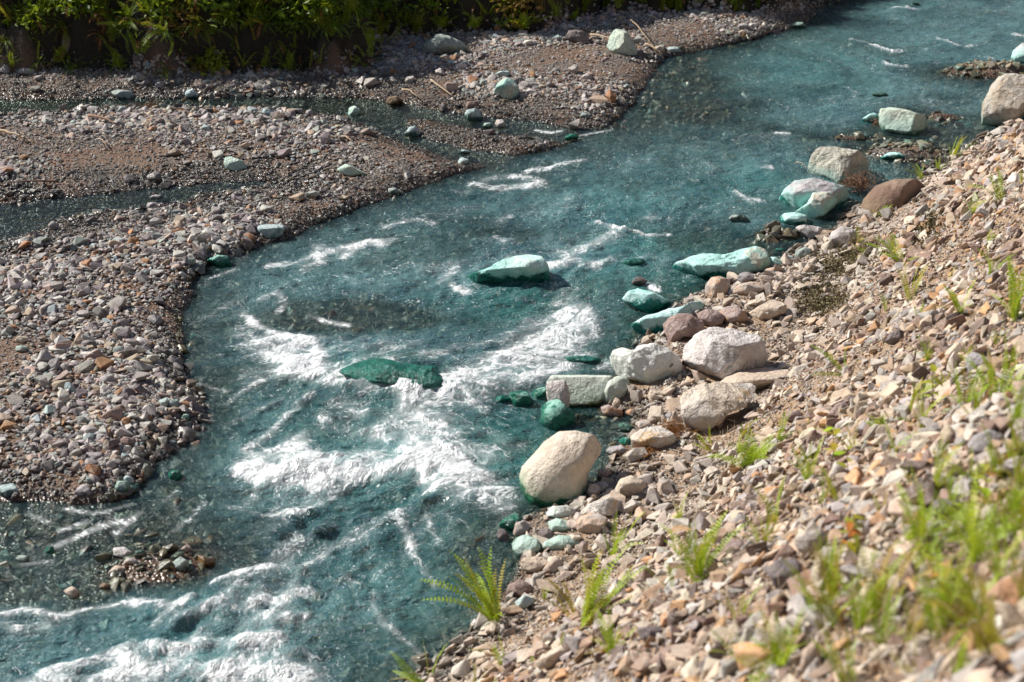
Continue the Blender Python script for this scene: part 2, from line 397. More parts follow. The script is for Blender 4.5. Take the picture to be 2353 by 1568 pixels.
# ------------------------------------------------------------------ water
STROKES = [ # (points in photo px, half width px, strength)
 ([(1085,905),(1160,880),(1230,850),(1290,815)],52,1.0),([(1180,850),(1250,800),(1300,770),(1330,735)],42,.72),([(1060,880),(1120,860),(1180,830)],30,.8),
 ([(1150,900),(1230,880),(1300,850)],24,.7),([(985,830),(1040,800),(1110,790),(1200,760),(1340,712)],16,.5),([(1210,740),(1300,715),(1350,730),(1370,770)],14,.55),
 ([(1300,820),(1380,830),(1400,850)],14,.55),
 ([(785,878),(840,890),(900,900),(960,912),(1030,918),(1105,922)],24,1.1),([(850,880),(950,890),(1050,900)],18,.7),
 ([(945,930),(950,980),(965,1040),(985,1085),(1030,1120),(1090,1140),(1150,1152)],30,1.15),([(985,940),(1010,1000),(1030,1060),(1080,1100),(1140,1130)],34,.75),
 ([(960,960),(975,1010),(990,1060)],30,.9),([(1060,1080),(1110,1120),(1150,1140)],22,.9),
 ([(560,722),(590,748),(630,770),(680,782),(725,800),(738,820),(722,850)],10,.95),([(640,818),(680,840),(715,862),(745,875)],20,1.0),([(640,785),(690,810),(715,840)],26,.62),
 ([(650,860),(700,872),(745,880)],12,.8),([(600,690),(640,670),(655,700),(640,720)],10,.55),([(560,760),(600,800),(640,830)],16,.35),
 ([(545,1085),(600,1095),(660,1105),(710,1098),(770,1098),(830,1092),(880,1092),(935,1082)],15,1.1),([(590,1055),(680,1060),(760,1065),(840,1060)],24,.5),
 ([(560,1040),(620,1000),(680,940),(715,915)],12,.55),([(640,1040),(700,1010),(740,980)],24,.5),([(520,975),(580,950),(650,918)],9,.55),([(740,960),(800,1000),(900,980)],20,.42),
 ([(860,1000),(900,975),(895,1010)],16,.7),([(770,930),(850,950),(930,960)],22,.42),([(600,1070),(650,1040),(690,1030)],18,.7),
 ([(615,608),(680,600),(760,575),(830,560),(905,550)],10,.62),([(700,615),(740,600),(730,570)],14,.6),([(790,590),(810,570),(850,555),(880,560)],12,.7),
 ([(790,630),(820,650),(850,645)],10,.5),([(710,725),(750,740),(800,748)],8,.75),
 ([(1085,425),(1130,432),(1180,430),(1245,424)],13,1.1),([(1110,412),(1180,405),(1240,415)],11,.8),([(1210,396),(1260,388),(1300,378),(1345,368)],7,.85),([(1040,440),(1080,445)],8,.4),
 ([(1255,612),(1310,605),(1370,608),(1400,600)],15,.95),([(1300,585),(1360,570),(1420,545)],18,.55),([(1375,515),(1410,528),(1450,535),(1500,542),(1540,540)],6,.85),
 ([(1140,548),(1160,560),(1190,558)],9,.8),([(1150,510),(1170,500)],9,.4),([(1040,655),(1060,668),(1078,672)],8,1.0),([(1010,650),(1050,620)],10,.4),([(1430,600),(1500,590)],10,.4),
 ([(1480,500),(1540,500)],14,.4),
 ([(105,1562),(180,1532),(260,1508),(340,1495),(420,1500),(520,1480),(640,1478)],15,.9),([(60,1600),(300,1550),(600,1550),(680,1560)],28,.78),
 ([(300,1480),(280,1500),(300,1540)],12,.8),([(400,1440),(500,1400),(620,1385),(720,1362)],14,.5),([(330,1390),(400,1400),(440,1385),(360,1440)],14,.8),([(420,1500),(500,1440),(620,1430),(700,1420)],20,.45),
 ([(490,1342),(540,1320),(580,1308),(620,1300)],8,1.0),([(0,1415),(60,1405),(130,1420),(210,1402),(320,1388)],9,.8),([(0,1440),(60,1450),(110,1440)],12,.65),
 ([(130,1255),(180,1232),(230,1210),(300,1195)],10,.75),([(270,1225),(300,1200),(320,1180)],10,.7),([(140,1220),(200,1200)],9,.6),([(380,1300),(440,1330)],8,.3),
 ([(915,1188),(935,1230),(950,1275),(975,1310),(998,1345)],8,.9),([(980,1180),(990,1220),(1020,1260)],8,.45),([(1040,1195),(1075,1200),(1080,1220)],6,.5),([(1030,1200),(1040,1240),(1070,1262)],7,.35),
 ([(858,1368),(862,1400),(880,1430),(930,1470),(960,1500)],9,.6),([(790,1330),(830,1345)],8,.6),([(1000,1345),(1040,1350)],8,.4),([(700,1300),(800,1240)],10,.25),
 ([(2010,106),(2030,114),(2050,120),(2070,116)],6,1.1),([(1955,90),(1990,98),(2010,106)],4,.7),([(2032,147),(2055,154),(2082,155)],5,1.1),([(2155,86),(2185,98),(2215,107),(2245,106)],4,.95),
 ([(2240,130),(2280,137)],4,.7),([(2330,80),(2353,82)],6,.7),([(2050,20),(2110,22)],4,.8),([(1782,307),(1812,307)],5,.8),([(1940,203),(1965,215)],4,.8),([(1742,383),(1775,384)],6,.75),
 ([(1588,415),(1600,418)],6,.8),([(1688,447),(1720,462),(1755,464)],6,.85),([(1760,60),(1800,80)],5,.3),([(1620,380),(1680,400)],6,.25),
 ([(440,750),(520,700)],10,.25),([(600,880),(560,900),(520,930)],8,.5),([(455,780),(520,800),(600,790)],8,.2),
 ([(880,520),(960,505),(1000,515)],10,.4),([(1100,640),(1150,600)],9,.0),([(1230,300),(1265,306),(1290,302)],5,.9),([(1330,312),(1400,300)],4,.8),([(1120,278),(1110,282)],5,.6),
 ([(150,1170),(220,1180),(300,1160)],7,.6),([(40,1300),(120,1290)],7,.5),([(60,1180),(110,1200)],6,.6),([(400,1220),(440,1190),(470,1150)],8,.5),([(380,1150),(420,1110)],6,.5),([(330,1430),(300,1380)],7,.5),([(500,1150),(600,1180),(700,1170)],8,.3),([(450,880),(520,900)],6,.4),([(480,640),(540,620)],6,.5),([(500,560),(560,590)],5,.6),([(200,1150),(260,1190)],8,.3),([(700,1150),(780,1150)],10,.25),([(1180,690),(1280,700)],9,.25),([(1480,650),(1510,665)],8,.9),([(1375,850),(1400,835)],9,.9),
]
TEAL = [(1180,1010,.5,.5,.9),(1350,660,.7,.3,.6),(1200,700,.7,.3,.7),(1280,920,.3,.3,.8),(1120,1200,.5,.5,.8),(900,1170,.8,.5,.35),(700,950,.8,.6,.35),(860,860,.4,.2,.9),
        (1480,650,.5,.35,.9),(1500,740,.4,.3,.7),(1100,920,.3,.2,.8),(1050,1350,.5,.8,.7),(1550,560,.6,.3,.8),(1000,1450,.5,.5,.6),(1740,440,.6,.6,.5),(640,900,.4,.4,.4),
        (900,1090,.4,.3,.7),(1350,800,.5,.3,.5),(1950,130,.8,.5,.3),(1850,180,.8,.4,.3),(820,1000,.8,.5,.5),(880,1200,.5,.5,.5),(540,1440,.7,.5,.3),(1470,470,.7,.5,.3)]
def flow_uv(X, Y):
    # s runs down the flow (from far right to near left), t across it
    a = math.radians(58); c, s = math.cos(a), math.sin(a)
    u = X*c+Y*s; v = -X*s+Y*c
    bend = (fbm(X*.35, Y*.35, 90, 2)-.5)*2.2
    return u, v+bend
def build_water():
    xs = axis(-7.5, 11.0, .032, -120, 140, 14)
    yc = np.concatenate([np.arange(6.8, 16, .024), np.arange(16, 33, .05)])
    ys = np.concatenate([np.linspace(-28, 6.5, 12), yc, 33+np.geomspace(.3, 150, 14)])
    X, Y, q = grid('w', xs, ys)
    Hh = H(X, Y)
    calm = np.clip(sstep(-.15, .35, sdist(LEFT, X, Y)), 0, 1)
    foam = np.zeros_like(X)
    for pts, w, st in STROKES:
        wp = [P0(a, b) for a, b in pts]
        cy = np.mean([p[1] for p in wp]); depth = (cy*CP+CAM_H*SP)
        ww = w*K*depth*1.1
        x0 = min(p[0] for p in wp)-ww*3; x1 = max(p[0] for p in wp)+ww*3
        y0 = min(p[1] for p in wp)-ww*6; y1 = max(p[1] for p in wp)+ww*6
        k = np.nonzero((X > x0) & (X < x1) & (Y > y0) & (Y < y1))[0]
        d = np.full(len(k), 1e9); xx = X[k]; yy = Y[k]
        for (ax, ay), (bx, by) in zip(wp[:-1], wp[1:]):
            ex, ey = bx-ax, by-ay; L = ex*ex+ey*ey+1e-9
            t = np.clip(((xx-ax)*ex+(yy-ay)*ey)/L, 0, 1)
            ddx = xx-ax-t*ex; ddy = (yy-ay-t*ey)*.62
            d = np.minimum(d, np.sqrt(ddx*ddx+ddy*ddy))
        g = st*np.exp(-(d/ww)**2*.9)
        foam[k] = 1-(1-np.clip(foam[k], 0, 1.4)/1.41)*(1-np.clip(g, 0, 1.4)/1.41)
        foam[k] *= 1.41
    u, v = flow_uv(X, Y)
    dpt = np.clip(-Hh, 0, 2)
    near = sstep(17, 9, Y); w1_ = fbm(u*1.2, v*2.0, 51, 3)
    foam = foam+(.22+.34*near)*sstep(.35, .75, fbm(u*1.0, v*1.6, 95, 4))*sstep(.04, .25, dpt)*(1-calm)
    foam = np.clip(foam, 0, 1.25)*(.62+.62*sstep(.30, .62, fbm(u*1.9+.6*w1_, v*5.2, 96, 4)))
    teal = np.zeros_like(X)
    for px, py, rx, ry, a in TEAL: teal = np.maximum(teal, a*blob(X, Y, px, py, rx*1.3, ry*1.5))
    teal = np.clip(teal*(.4+1.1*fbm(u*1.4, v*2.2, 99, 3)), 0, 1)
    act = np.clip(sstep(.02, .3, dpt), .0, 1)*(1-.8*calm)
    rough = .45+.9*near+1.2*np.clip(foam, 0, 1)
    w1 = fbm(u*1.2, v*2.0, 51, 3)-.5; w2 = fbm(u*3.6, v*5.6, 52, 3)-.5; w3 = fbm(X*9+.8*w2*5, Y*13, 53, 3)-.5
    fq = 1-.6*np.clip(foam, 0, 1)
    Z = act*(w1*.075*(rough-.5*foam)+w2*.055*(rough-.6*foam)*fq+w3*.034*(.5+rough)*fq)
    fr = np.abs(fbm(X*13+w3*3, Y*13, 54, 4)-.5)*2
    Z += act*np.clip(foam, 0, 1.2)*(.012+.040*(.5-fr))
    # water heaped over the drowned boulder and dropping off it
    Z += .11*blob(X, Y, 900, 862, .42, .34)+.075*blob(X, Y, 950, 908, .62, .14)+.05*blob(X, Y, 1080, 915, .2, .15)+.07*blob(X, Y, 1000, 1090, .35, .35)
    Z += .03*blob(X, Y, 740, 1080, .75, .14)-.05*blob(X, Y, 760, 1135, .8, .16)+.06*blob(X, Y, 1200, 860, .5, .4)
    # never above the gravel: thin film settles at the waterline
    Z = np.where(Hh > -.03, np.minimum(Z, .004), Z)
    me_v = np.stack([X, Y, Z], 1)
    top = Hh[q].min(1) < .08
    q = q[top]
    me = mesh_np('water', me_v, q.ravel(), 4)
    fattr(me, 'depth', dpt+.5*np.maximum(Z, -.02)); fattr(me, 'foam', np.clip(foam, 0, 1.4)); fattr(me, 'teal', teal)
    fattr(me, 'calm', np.clip(calm+.35*sstep(15, 24, Y), 0, 1))
    fattr(me, 'flowuv', np.stack([u, v, np.zeros_like(u)], 1), 'FLOAT_VECTOR')
    me.materials.append(M_WATER)
    o = link(bpy.data.objects.new('river_water', me)); tag(o, kind='structure'); o['label'] = 'turquoise river with white rapids'
build_water()

# ------------------------------------------------------------------ boulders and single stones traced one by one
OFF = {'A': (0, 0), 'B': (784.3, 0), 'C': (1568.7, 0), 'D': (0, 522.7), 'E': (784.3, 522.7), 'F': (1568.7, 522.7), 'G': (0, 1045.3), 'H': (784.3, 1045.3), 'I': (1568.7, 1045.3)}
def px(reg, pts):
    ox, oy = OFF[reg]
    return [(a/3.0+ox, b/3.0+oy) for a, b in pts]
_ICO = {}
def ico(n):
    if n not in _ICO:
        bm = bmesh.new(); bmesh.ops.create_icosphere(bm, subdivisions=n, radius=1.0)
        v = np.array([x.co[:] for x in bm.verts]); f = np.array([[y.index for y in x.verts] for x in bm.faces]); bm.free()
        _ICO[n] = (v, f)
    return _ICO[n]
LAND = []      # landmarks: (px, py, short name)
PLACED = []    # x, y, r of placed boulders, kept free of loose stones
N_TRACED = 0
def boulder(reg, pts, label, mat, cat='boulder', dr=.8, planes=(), seed=None, facets=7, rough=.035, base=None, tint=None, short=None, group=None, sink=.22, sub=None, sq=2.4):
    global N_TRACED
    N_TRACED += 1
    seed = seed if seed is not None else N_TRACED
    rng = np.random.default_rng(seed+100)
    o2 = np.array(px(reg, pts)); x0, y0 = o2.min(0); x1, y1 = o2.max(0)
    bpy_ = base/3.0+OFF[reg][1] if base is not None else y1
    p, t = cast((x0+x1)/2, bpy_-2)
    tz = (p-CAM)@FWD
    W = (x1-x0)*K*tz; Hh = (y1-y0)*K*tz
    T = dr*max(min(W, 2.2*Hh), .6*Hh)*.5         # half thickness along the line of sight
    tc = tz+.62*T
    c = o2.mean(0)*.3+np.array([(x0+x1)/2, (y0+y1)/2])*.7
    ctr = CAM+ray(*c)*tc
    sc = K*tc
    dx = (o2[:, 0]-c[0])*sc; dy = -(o2[:, 1]-c[1])*sc
    dy = np.where(dy < 0, dy*(1+sink), dy)
    th = np.arctan2(dy, dx); rr = np.hypot(dx, dy); k = np.argsort(th); th = th[k]; rr = rr[k]
    # sample the outline densely as a polygon so that straight sides stay straight
    n = ico(sub or (5 if W > .35 else (4 if W > .14 else 3))); d = n[0]
    P = np.stack([rr*np.cos(th), rr*np.sin(th)], 1)
    ang = np.linspace(-math.pi, math.pi, 361); R = np.zeros(361)
    for i in range(361):
        dirv = np.array([math.cos(ang[i]), math.sin(ang[i])]); best = 0
        for j in range(len(P)):
            a = P[j]; b = P[(j+1) % len(P)]; e = b-a
            den = dirv[0]*e[1]-dirv[1]*e[0]
            if abs(den) < 1e-12: continue
            s = (a[0]*e[1]-a[1]*e[0])/den; u = (a[0]*dirv[1]-a[1]*dirv[0])/den
            if s > 0 and -1e-6 <= u <= 1+1e-6: best = max(best, s)
        R[i] = best
    R[R <= 0] = R[R > 0].mean()
    a3 = np.arctan2(d[:, 1], d[:, 0]); rad = np.interp(a3, ang, R)
    rho = np.clip(np.hypot(d[:, 0], d[:, 1]), 0, 1); cz = d[:, 2]
    # superellipse section: fuller than a ball
    e = sq
    nrm = (rho**e+np.abs(cz)**e)**(-1/e)
    L = np.stack([rad*rho*nrm*np.cos(a3), rad*rho*nrm*np.sin(a3), T*cz*nrm], 1)      # right, up, toward camera
    siz = np.array([W/2, Hh/2, T])
    pl = [(np.array(q[:3], float), q[3]) for q in planes]
    for i in range(facets+(7 if facets > 2 else 0)):
        q = rng.normal(size=3); q[2] = abs(q[2])+.35; pl.append((q, rng.uniform(.62, .90)))
    for q, lim in pl:
        q = q/np.linalg.norm(q); s = (L/siz)@q; ex = np.maximum(s-lim, 0)
        L = L-(ex*.92)[:, None]*q[None, :]*siz[None, :]
    S = max(W, Hh)
    sd = int(seed*13) % 1000
    nn = L/S*2.6+sd
    amp = rough*S*(1.35 if facets > 1 else 1.0)
    f1 = fbm3(nn, sd, 3)-.5; f2 = fbm3(nn*4.0, sd+9, 3)-.5
    rg = np.abs(fbm3(nn*1.7, sd+5, 3)-.5)
    rimf = .35+.65*np.clip(np.abs(cz)*1.6, 0, 1)
    dirs = L/(np.linalg.norm(L, axis=1)[:, None]+1e-9)
    f3 = fbm3(nn*11.0, sd+19, 3)-.5
    L = L+dirs*(amp*(2.4*f1*rimf+1.0*f2+.45*f3-2.6*np.maximum(.05-rg, 0)*6*.25))[:, None]
    Rm = np.stack([RT, UP, -FWD], 0)
    V = L@Rm+ctr
    org = np.array([ctr[0], ctr[1], max(V[:, 2].min(), p[2]-.03)])
    me = mesh_np('boulder' if cat == 'boulder' else 'stone', V-org, n[1].ravel(), 3)
    me.materials.append(mat)
    o = bpy.data.objects.new(cat, me); o.location = org; link(o)
    tag(o, label, cat, group)
    if tint is not None: o['tint'] = tint
    LAND.append(((x0+x1)/2, (y0+y1)/2, short or label, (x1-x0)/2, (y1-y0)/2))
    PLACED.append((ctr[0], ctr[1], .5*min(W, 2.5*T)+.0))
    return o

TQ = (.22, .62, .56); TQW = (.32, .66, .62); TGW = (.006, .16, .125)
m_river = mat_boulder('turquoise_boulder', (.60, .72, .68), (.42, .68, .63), 3, (.22, .60, .53), .12, TGW, .10, spots=16)
m_drown = mat_boulder('drowned_green_boulder', (.02, .20, .16), (.012, .12, .10), 4, None, 0, (.012, .17, .13), .25)
m_block = mat_boulder('rough_cream_boulder', (.62, .59, .50), (.46, .44, .37), 4, (.50, .66, .58), .10, (.16, .30, .26), .0, third=(.30, .26, .20), bump=1.9, veins=1.8)
m_greyt = mat_boulder('grey_boulder_with_turquoise_foot', (.46, .42, .43), (.36, .33, .34), 3, (.40, .72, .67), .17, (.02, .28, .22), .03)
m_pink = mat_boulder('pink_cream_boulder_with_turquoise_foot', (.56, .42, .34), (.50, .44, .40), 3, (.36, .72, .66), .17, (.03, .3, .24), .0)
m_turq = mat_boulder('pale_turquoise_rock', (.48, .74, .70), (.36, .64, .59), 4, None, 0, (.01, .22, .19), .045)
m_turqs = mat_boulder('spotted_turquoise_slab', (.50, .72, .70), (.36, .66, .62), 4, None, 0, (.01, .26, .22), .10, spots=26)
m_brown = mat_boulder('brown_speckled_boulder', (.25, .17, .12), (.17, .10, .07), 3, (.22, .15, .09), .2, (.06, .035, .02), .04)
m_palegreen = mat_boulder('pale_green_boulder', (.55, .60, .50), (.46, .56, .47), 3, (.44, .62, .54), .12, (.12, .26, .2), .02, veins=2)
m_tall = mat_boulder('mottled_tall_boulder', (.52, .48, .42), (.38, .30, .22), 4, (.42, .56, .50), .10, (.12, .2, .16), .0, third=(.10, .09, .08), bump=1.4)
m_white = mat_boulder('white_grey_boulder', (.66, .62, .60), (.50, .45, .43), 3, None, 0, (.2, .3, .26), .0, veins=1.5, bump=1.5, third=(.48, .36, .26))
m_whites = mat_boulder('spotted_white_boulder', (.68, .68, .64), (.60, .62, .58), 3, (.52, .66, .60), .14, (.10, .30, .25), .02, spots=13, third=(.60, .52, .42))
m_whiteo = mat_boulder('white_and_ochre_boulder', (.64, .59, .54), (.56, .47, .38), 3, None, 0, (.2, .3, .26), -.05, third=(.56, .38, .20), bump=1.7, veins=1.3)
m_round = mat_boulder('round_cream_boulder', (.62, .54, .45), (.56, .47, .38), 3, (.32, .42, .28), .13, (.03, .20, .10), .09, spots=20, third=(.52, .40, .32))
m_slabg = mat_boulder('pale_green_slab', (.56, .60, .53), (.48, .55, .48), 3, (.46, .56, .46), .12, (.12, .15, .06), .035)
m_cream = mat_boulder('cream_rock', (.60, .50, .40), (.54, .42, .33), 6, None, 0, (.25, .24, .18), .0)
m_creamo = mat_boulder('cream_rock_with_rust', (.56, .42, .32), (.50, .44, .40), 6, None, 0, (.2, .18, .12), .0, third=(.48, .22, .09))
m_green = mat_boulder('green_rock', (.30, .56, .46), (.24, .50, .42), 6, None, 0, (.01, .20, .13), .09)
m_pgreen = mat_boulder('washed_green_rock', (.46, .60, .53), (.40, .54, .47), 6, None, 0, (.08, .20, .15), .07)
m_purple = mat_boulder('purple_brown_rock', (.34, .25, .23), (.25, .17, .15), 5, None, 0, (.1, .07, .06), .0, third=(.46, .32, .24))
m_orange = mat_boulder('rust_orange_rock', (.48, .26, .14), (.40, .32, .30), 5, None, 0, (.12, .07, .04), .0)
m_dark = mat_boulder('dark_grey_rock', (.16, .13, .13), (.22, .18, .17), 5, None, 0, (.05, .05, .05), .0)
m_grey = mat_boulder('grey_rock', (.40, .37, .37), (.32, .29, .29), 5, None, 0, (.12, .12, .12), .02)
m_greyg = mat_boulder('grey_green_rock', (.34, .40, .37), (.27, .32, .29), 5, None, 0, (.08, .13, .10), .03, third=(.42, .38, .32))
m_teal_up = mat_boulder('cream_boulder_with_teal_coat', (.52, .52, .44), (.30, .52, .46), 5, None, 0, (.08, .14, .10), .02, third=(.26, .50, .46))
m_blue = mat_boulder('pale_blue_grey_rock', (.46, .56, .56), (.40, .50, .50), 6, None, 0, (.05, .14, .12), .03)

bo = boulder
bo('E', [(820,385),(860,325),(1000,285),(1100,228),(1200,190),(1290,180),(1385,192),(1418,235),(1442,310),(1452,388),(1440,402),(1310,405),(1200,415),(1060,420),(880,440)], 'big turquoise boulder standing alone in the middle of the river', m_river, planes=[(-.2,.7,.9,.60),(.55,-.5,1,.55),(1,.0,.3,.86),(0,-.7,1,.42)], facets=3, short='the lone mid-river boulder', rough=.03)
bo('E', [(-40,1000),(20,945),(150,893),(230,890),(330,908),(420,943),(560,952),(640,955),(700,1005),(800,1075),(900,1130),(980,1180),(900,1200),(500,1100),(300,1075),(100,1050)], 'drowned dark green boulder with white water pouring over its front', m_drown, planes=[(0,.9,.8,.6)], short='the drowned green boulder', rough=.05).location.z += .0
bo('C', [(845,1235),(862,1150),(895,1060),(955,998),(1050,998),(1105,1025),(1200,1038),(1300,1095),(1322,1130),(1305,1255),(1200,1290),(1100,1285),(900,1250)], 'blocky cream boulder with a dark brown shaded face above the twig nest', m_block, planes=[(-.75,-.1,.65,.50),(.8,-.1,.65,.50),(0,1,.35,.80)], facets=3, base=1285, short='the blocky cream boulder', rough=.03, dr=1.0)
bo('C', [(648,1385),(715,1290),(780,1240),(900,1225),(960,1240),(1050,1270),(1150,1308),(1175,1340),(1120,1412),(1060,1460),(900,1475),(780,1455),(700,1430)], 'grey-topped boulder with a bright turquoise foot at the water edge', m_greyt, dr=.9, short='the grey boulder with turquoise foot')
bo('C', [(765,1455),(860,1400),(900,1330),(960,1312),(1030,1345),(1078,1400),(1070,1442),(1000,1468),(900,1490),(800,1480)], 'pink-orange rock with turquoise foot in front of the grey-topped boulder', m_pink, dr=.7, base=1530, short='the pink rock')
bo('C', [(663,1500),(700,1468),(800,1460),(880,1490),(888,1520),(800,1565),(700,1562)], 'low flat turquoise boulder lying in the water below the grey-topped boulder', m_turq, dr=.8, short='the low turquoise boulder')
bo('F', [(778,-5),(830,-18),(930,-5),(1012,20),(1002,60),(935,90),(865,72),(800,25)], 'whitish grey boulder sitting in the water beside the low turquoise boulder', m_white, dr=.8, short='the whitish boulder')
bo('C', [(1190,1500),(1205,1470),(1250,1370),(1330,1280),(1450,1235),(1600,1232),(1680,1275),(1680,1400),(1560,1500),(1400,1560),(1240,1560)], 'large smooth brown boulder half buried in the gravel slope', m_brown, dr=.9, facets=1, base=1450, short='the brown boulder', rough=.02, sq=2.1)
bo('C', [(1354,780),(1366,745),(1440,732),(1500,748),(1600,785),(1685,800),(1712,842),(1702,905),(1610,938),(1500,932),(1380,892),(1358,845)], 'pale green squarish boulder standing in shallow water near the far right', m_palegreen, planes=[(-.3,.2,1,.55),(.85,-.1,.6,.62),(0,1,.5,.75)], facets=2, short='the pale green block', dr=.9)
bo('C', [(1215,845),(1240,815),(1280,790),(1352,768),(1362,830),(1330,855),(1240,858)], 'turquoise-white slab leaning against the pale green squarish boulder', m_turq, dr=.7, short='the leaning turquoise slab')
bo('C', [(2068,880),(2078,730),(2108,650),(2140,580),(2200,510),(2280,498),(2370,510),(2430,600),(2440,760),(2330,800),(2200,865),(2120,878)], 'tall mottled grey and brown boulder at the top of the right bank', m_tall, planes=[(-.8,0,.7,.7)], facets=5, short='the tall mottled boulder', rough=.045, dr=.9)
bo('C', [(2268,390),(2288,340),(2353,288),(2440,285),(2490,350),(2490,450),(2353,455),(2290,432)], 'pale boulder with turquoise foot at the right edge beyond the tall mottled one', m_greyt, dr=.9, short='the pale boulder at the edge')
bo('C', [(1362,1085),(1420,1052),(1500,1045),(1562,1070),(1558,1102),(1450,1112),(1380,1105)], 'flat turquoise stone beside the small gravel islet', m_turq, dr=.9, short='the flat turquoise stone')
bo('F', [(-137,295),(-60,238),(0,225),(110,190),(290,185),(420,142),(500,130),(560,145),(592,200),(617,270),(600,325),(520,325),(460,310),(380,325),(300,345),(180,350),(90,400),(30,390),(-40,340)], 'long pitted turquoise slab with a cream hump at its right end', m_turq, dr=.9, planes=[(-.2,.7,.8,.5)], facets=5, rough=.055, short='the long pitted slab')
bo('F', [(430,160),(500,128),(562,145),(595,200),(618,270),(600,330),(510,325),(455,290),(420,230)], 'cream brown hump of rock on the end of the pitted slab', m_teal_up, dr=.9, short='the cream hump', base=330)
bo('E', [(1938,492),(1980,440),(2050,422),(2150,450),(2250,500),(2303,545),(2230,582),(2150,598),(2050,560),(1960,520)], 'white turquoise slab with dark pits lying half under water', m_turqs, dr=.8, short='the pitted white slab')
bo('E', [(1985,665),(2100,605),(2230,575),(2352,545),(2500,500),(2540,530),(2420,600),(2230,700),(2200,730),(2080,735),(2010,700)], 'turquoise ledge with deep green wet side sloping into the river', m_turqs, dr=.6, base=725, short='the turquoise ledge')
bo('F', [(133,452),(160,392),(200,342),(260,330),(332,355),(337,412),(300,447),(210,482),(150,472)], 'rounded cream boulder at the near end of the long pitted slab', m_creamo, dr=.9, short='the rounded cream boulder')
bo('F', [(368,352),(400,312),(470,303),(512,330),(512,367),(440,388),(383,382)], 'small whitish lavender boulder behind the low tan boulder', m_grey, dr=.9, short='the small lavender boulder')
bo('F', [(325,445),(380,392),(470,373),(562,380),(584,430),(560,462),(450,480),(360,475)], 'low tan boulder stained with ochre rings', m_creamo, dr=.9, short='the low tan boulder')
bo('F', [(425,605),(520,545),(640,480),(705,520),(730,575),(650,645),(500,660)], 'flat tan slab sunk in the pale gravel shelf', m_cream, dr=.9, facets=3, planes=[(0,.9,.5,.4)], short='the flat tan slab')
bo('F', [(-147,665),(-100,620),(-30,592),(60,600),(142,650),(152,722),(60,748),(0,745),(-60,810),(-135,800)], 'brown and cream boulder with rough mottled surface beside the turquoise ledge', m_purple, dr=.9, short='the mottled brown boulder', rough=.05)
bo('F', [(95,595),(160,562),(230,568),(305,620),(315,682),(210,705),(140,695)], 'dark reddish purple boulder between the mottled brown and the rust-grey ones', m_purple, dr=.8, short='the reddish purple boulder')
bo('F', [(238,585),(310,545),(370,542),(432,590),(474,655),(400,684),(310,682),(290,640)], 'rust orange and grey boulder beside the flat tan slab', m_orange, dr=.8, short='the rust-grey boulder')
bo('F', [(-5,920),(8,820),(90,738),(150,700),(250,678),(350,688),(430,720),(525,738),(563,800),(583,880),(577,942),(450,985),(300,1045),(100,1085),(0,1095),(-25,1000)], 'huge white-grey boulder with lavender top on the right shore', m_white, dr=.85, planes=[(.1,.9,.55,.68),(-.3,-.1,1,.66)], facets=3, short='the huge white boulder', rough=.035)
bo('E', [(1848,900),(1868,850),(1940,828),(2002,848),(2090,800),(2160,793),(2250,830),(2345,890),(2360,1000),(2330,1115),(2200,1105),(2100,1062),(2000,1032),(1900,1022),(1858,960)], 'white boulder with grey spots and rusty patches beside the rapids', m_whites, dr=.7, facets=4, short='the spotted white boulder', rough=.05)
bo('F', [(-15,1200),(0,1135),(100,1082),(250,1058),(400,1055),(560,1045),(520,1120),(450,1160),(432,1240),(310,1270),(235,1300),(225,1352),(150,1405),(60,1445),(25,1400),(0,1330)], 'big white and ochre boulder buried in gravel below the huge white one', m_whiteo, dr=.7, planes=[(.2,.9,.5,.55),(-.5,0,1,.6)], facets=3, short='the ochre-white boulder', rough=.045)
bo('F', [(230,1085),(300,1035),(450,970),(680,930),(770,965),(720,1050),(600,1120),(430,1150),(300,1130)], 'flat pale slab lying between the two big white boulders', m_cream, dr=.9, planes=[(0,1,.4,.35)], facets=2, short='the pale flat slab')
bo('E', [(1412,1070),(1450,1013),(1600,1008),(1872,1018),(1835,1100),(1775,1222),(1700,1255),(1600,1240),(1480,1190)], 'smooth pale green tilted slab in the shallow inlet', m_slabg, dr=.5, planes=[(0,.35,1,.35),(0,1,.2,.8)], facets=1, rough=.012, short='the smooth green slab')
bo('E', [(1765,1215),(1790,1150),(1840,1060),(1900,1018),(1982,1028),(2008,1112),(1950,1152),(1850,1220)], 'pale green block at the right end of the smooth tilted slab', m_slabg, dr=.8, short='the pale green end block')
bo('E', [(1415,1165),(1410,1090),(1438,1055),(1550,1053),(1587,1085),(1582,1150),(1568,1240),(1550,1320),(1450,1320),(1425,1200)], 'pale grey upright stone standing in front of the smooth green slab', m_white, cat='stone', dr=.55, base=1335, facets=3, short='the upright grey stone')
bo('E', [(1368,1330),(1380,1230),(1430,1190),(1500,1188),(1600,1270),(1622,1325),(1560,1365),(1440,1390),(1390,1355)], 'round boulder with turquoise top and dark wet green base', m_green, dr=.9, facets=3, short='the wet green boulder')
bo('E', [(1138,1195),(1170,1130),(1230,1117),(1282,1130),(1332,1212),(1320,1242),(1240,1248),(1150,1225)], 'small turquoise-topped boulder at the foot of the rapids', m_green, dr=.9, short='the small turquoise-topped boulder')
bo('E', [(1298,1152),(1350,1110),(1410,1098),(1428,1150),(1412,1198),(1330,1195)], 'mossy green rock tucked behind the upright grey stone', m_green, dr=.8, short='the mossy green rock')
bo('E', [(985,1215),(1060,1165),(1150,1140),(1180,1160),(1170,1210),(1080,1228)], 'dark green wet rock just breaking the surface beside the foam', m_drown, dr=.8, facets=4, short='the dark wet rock')
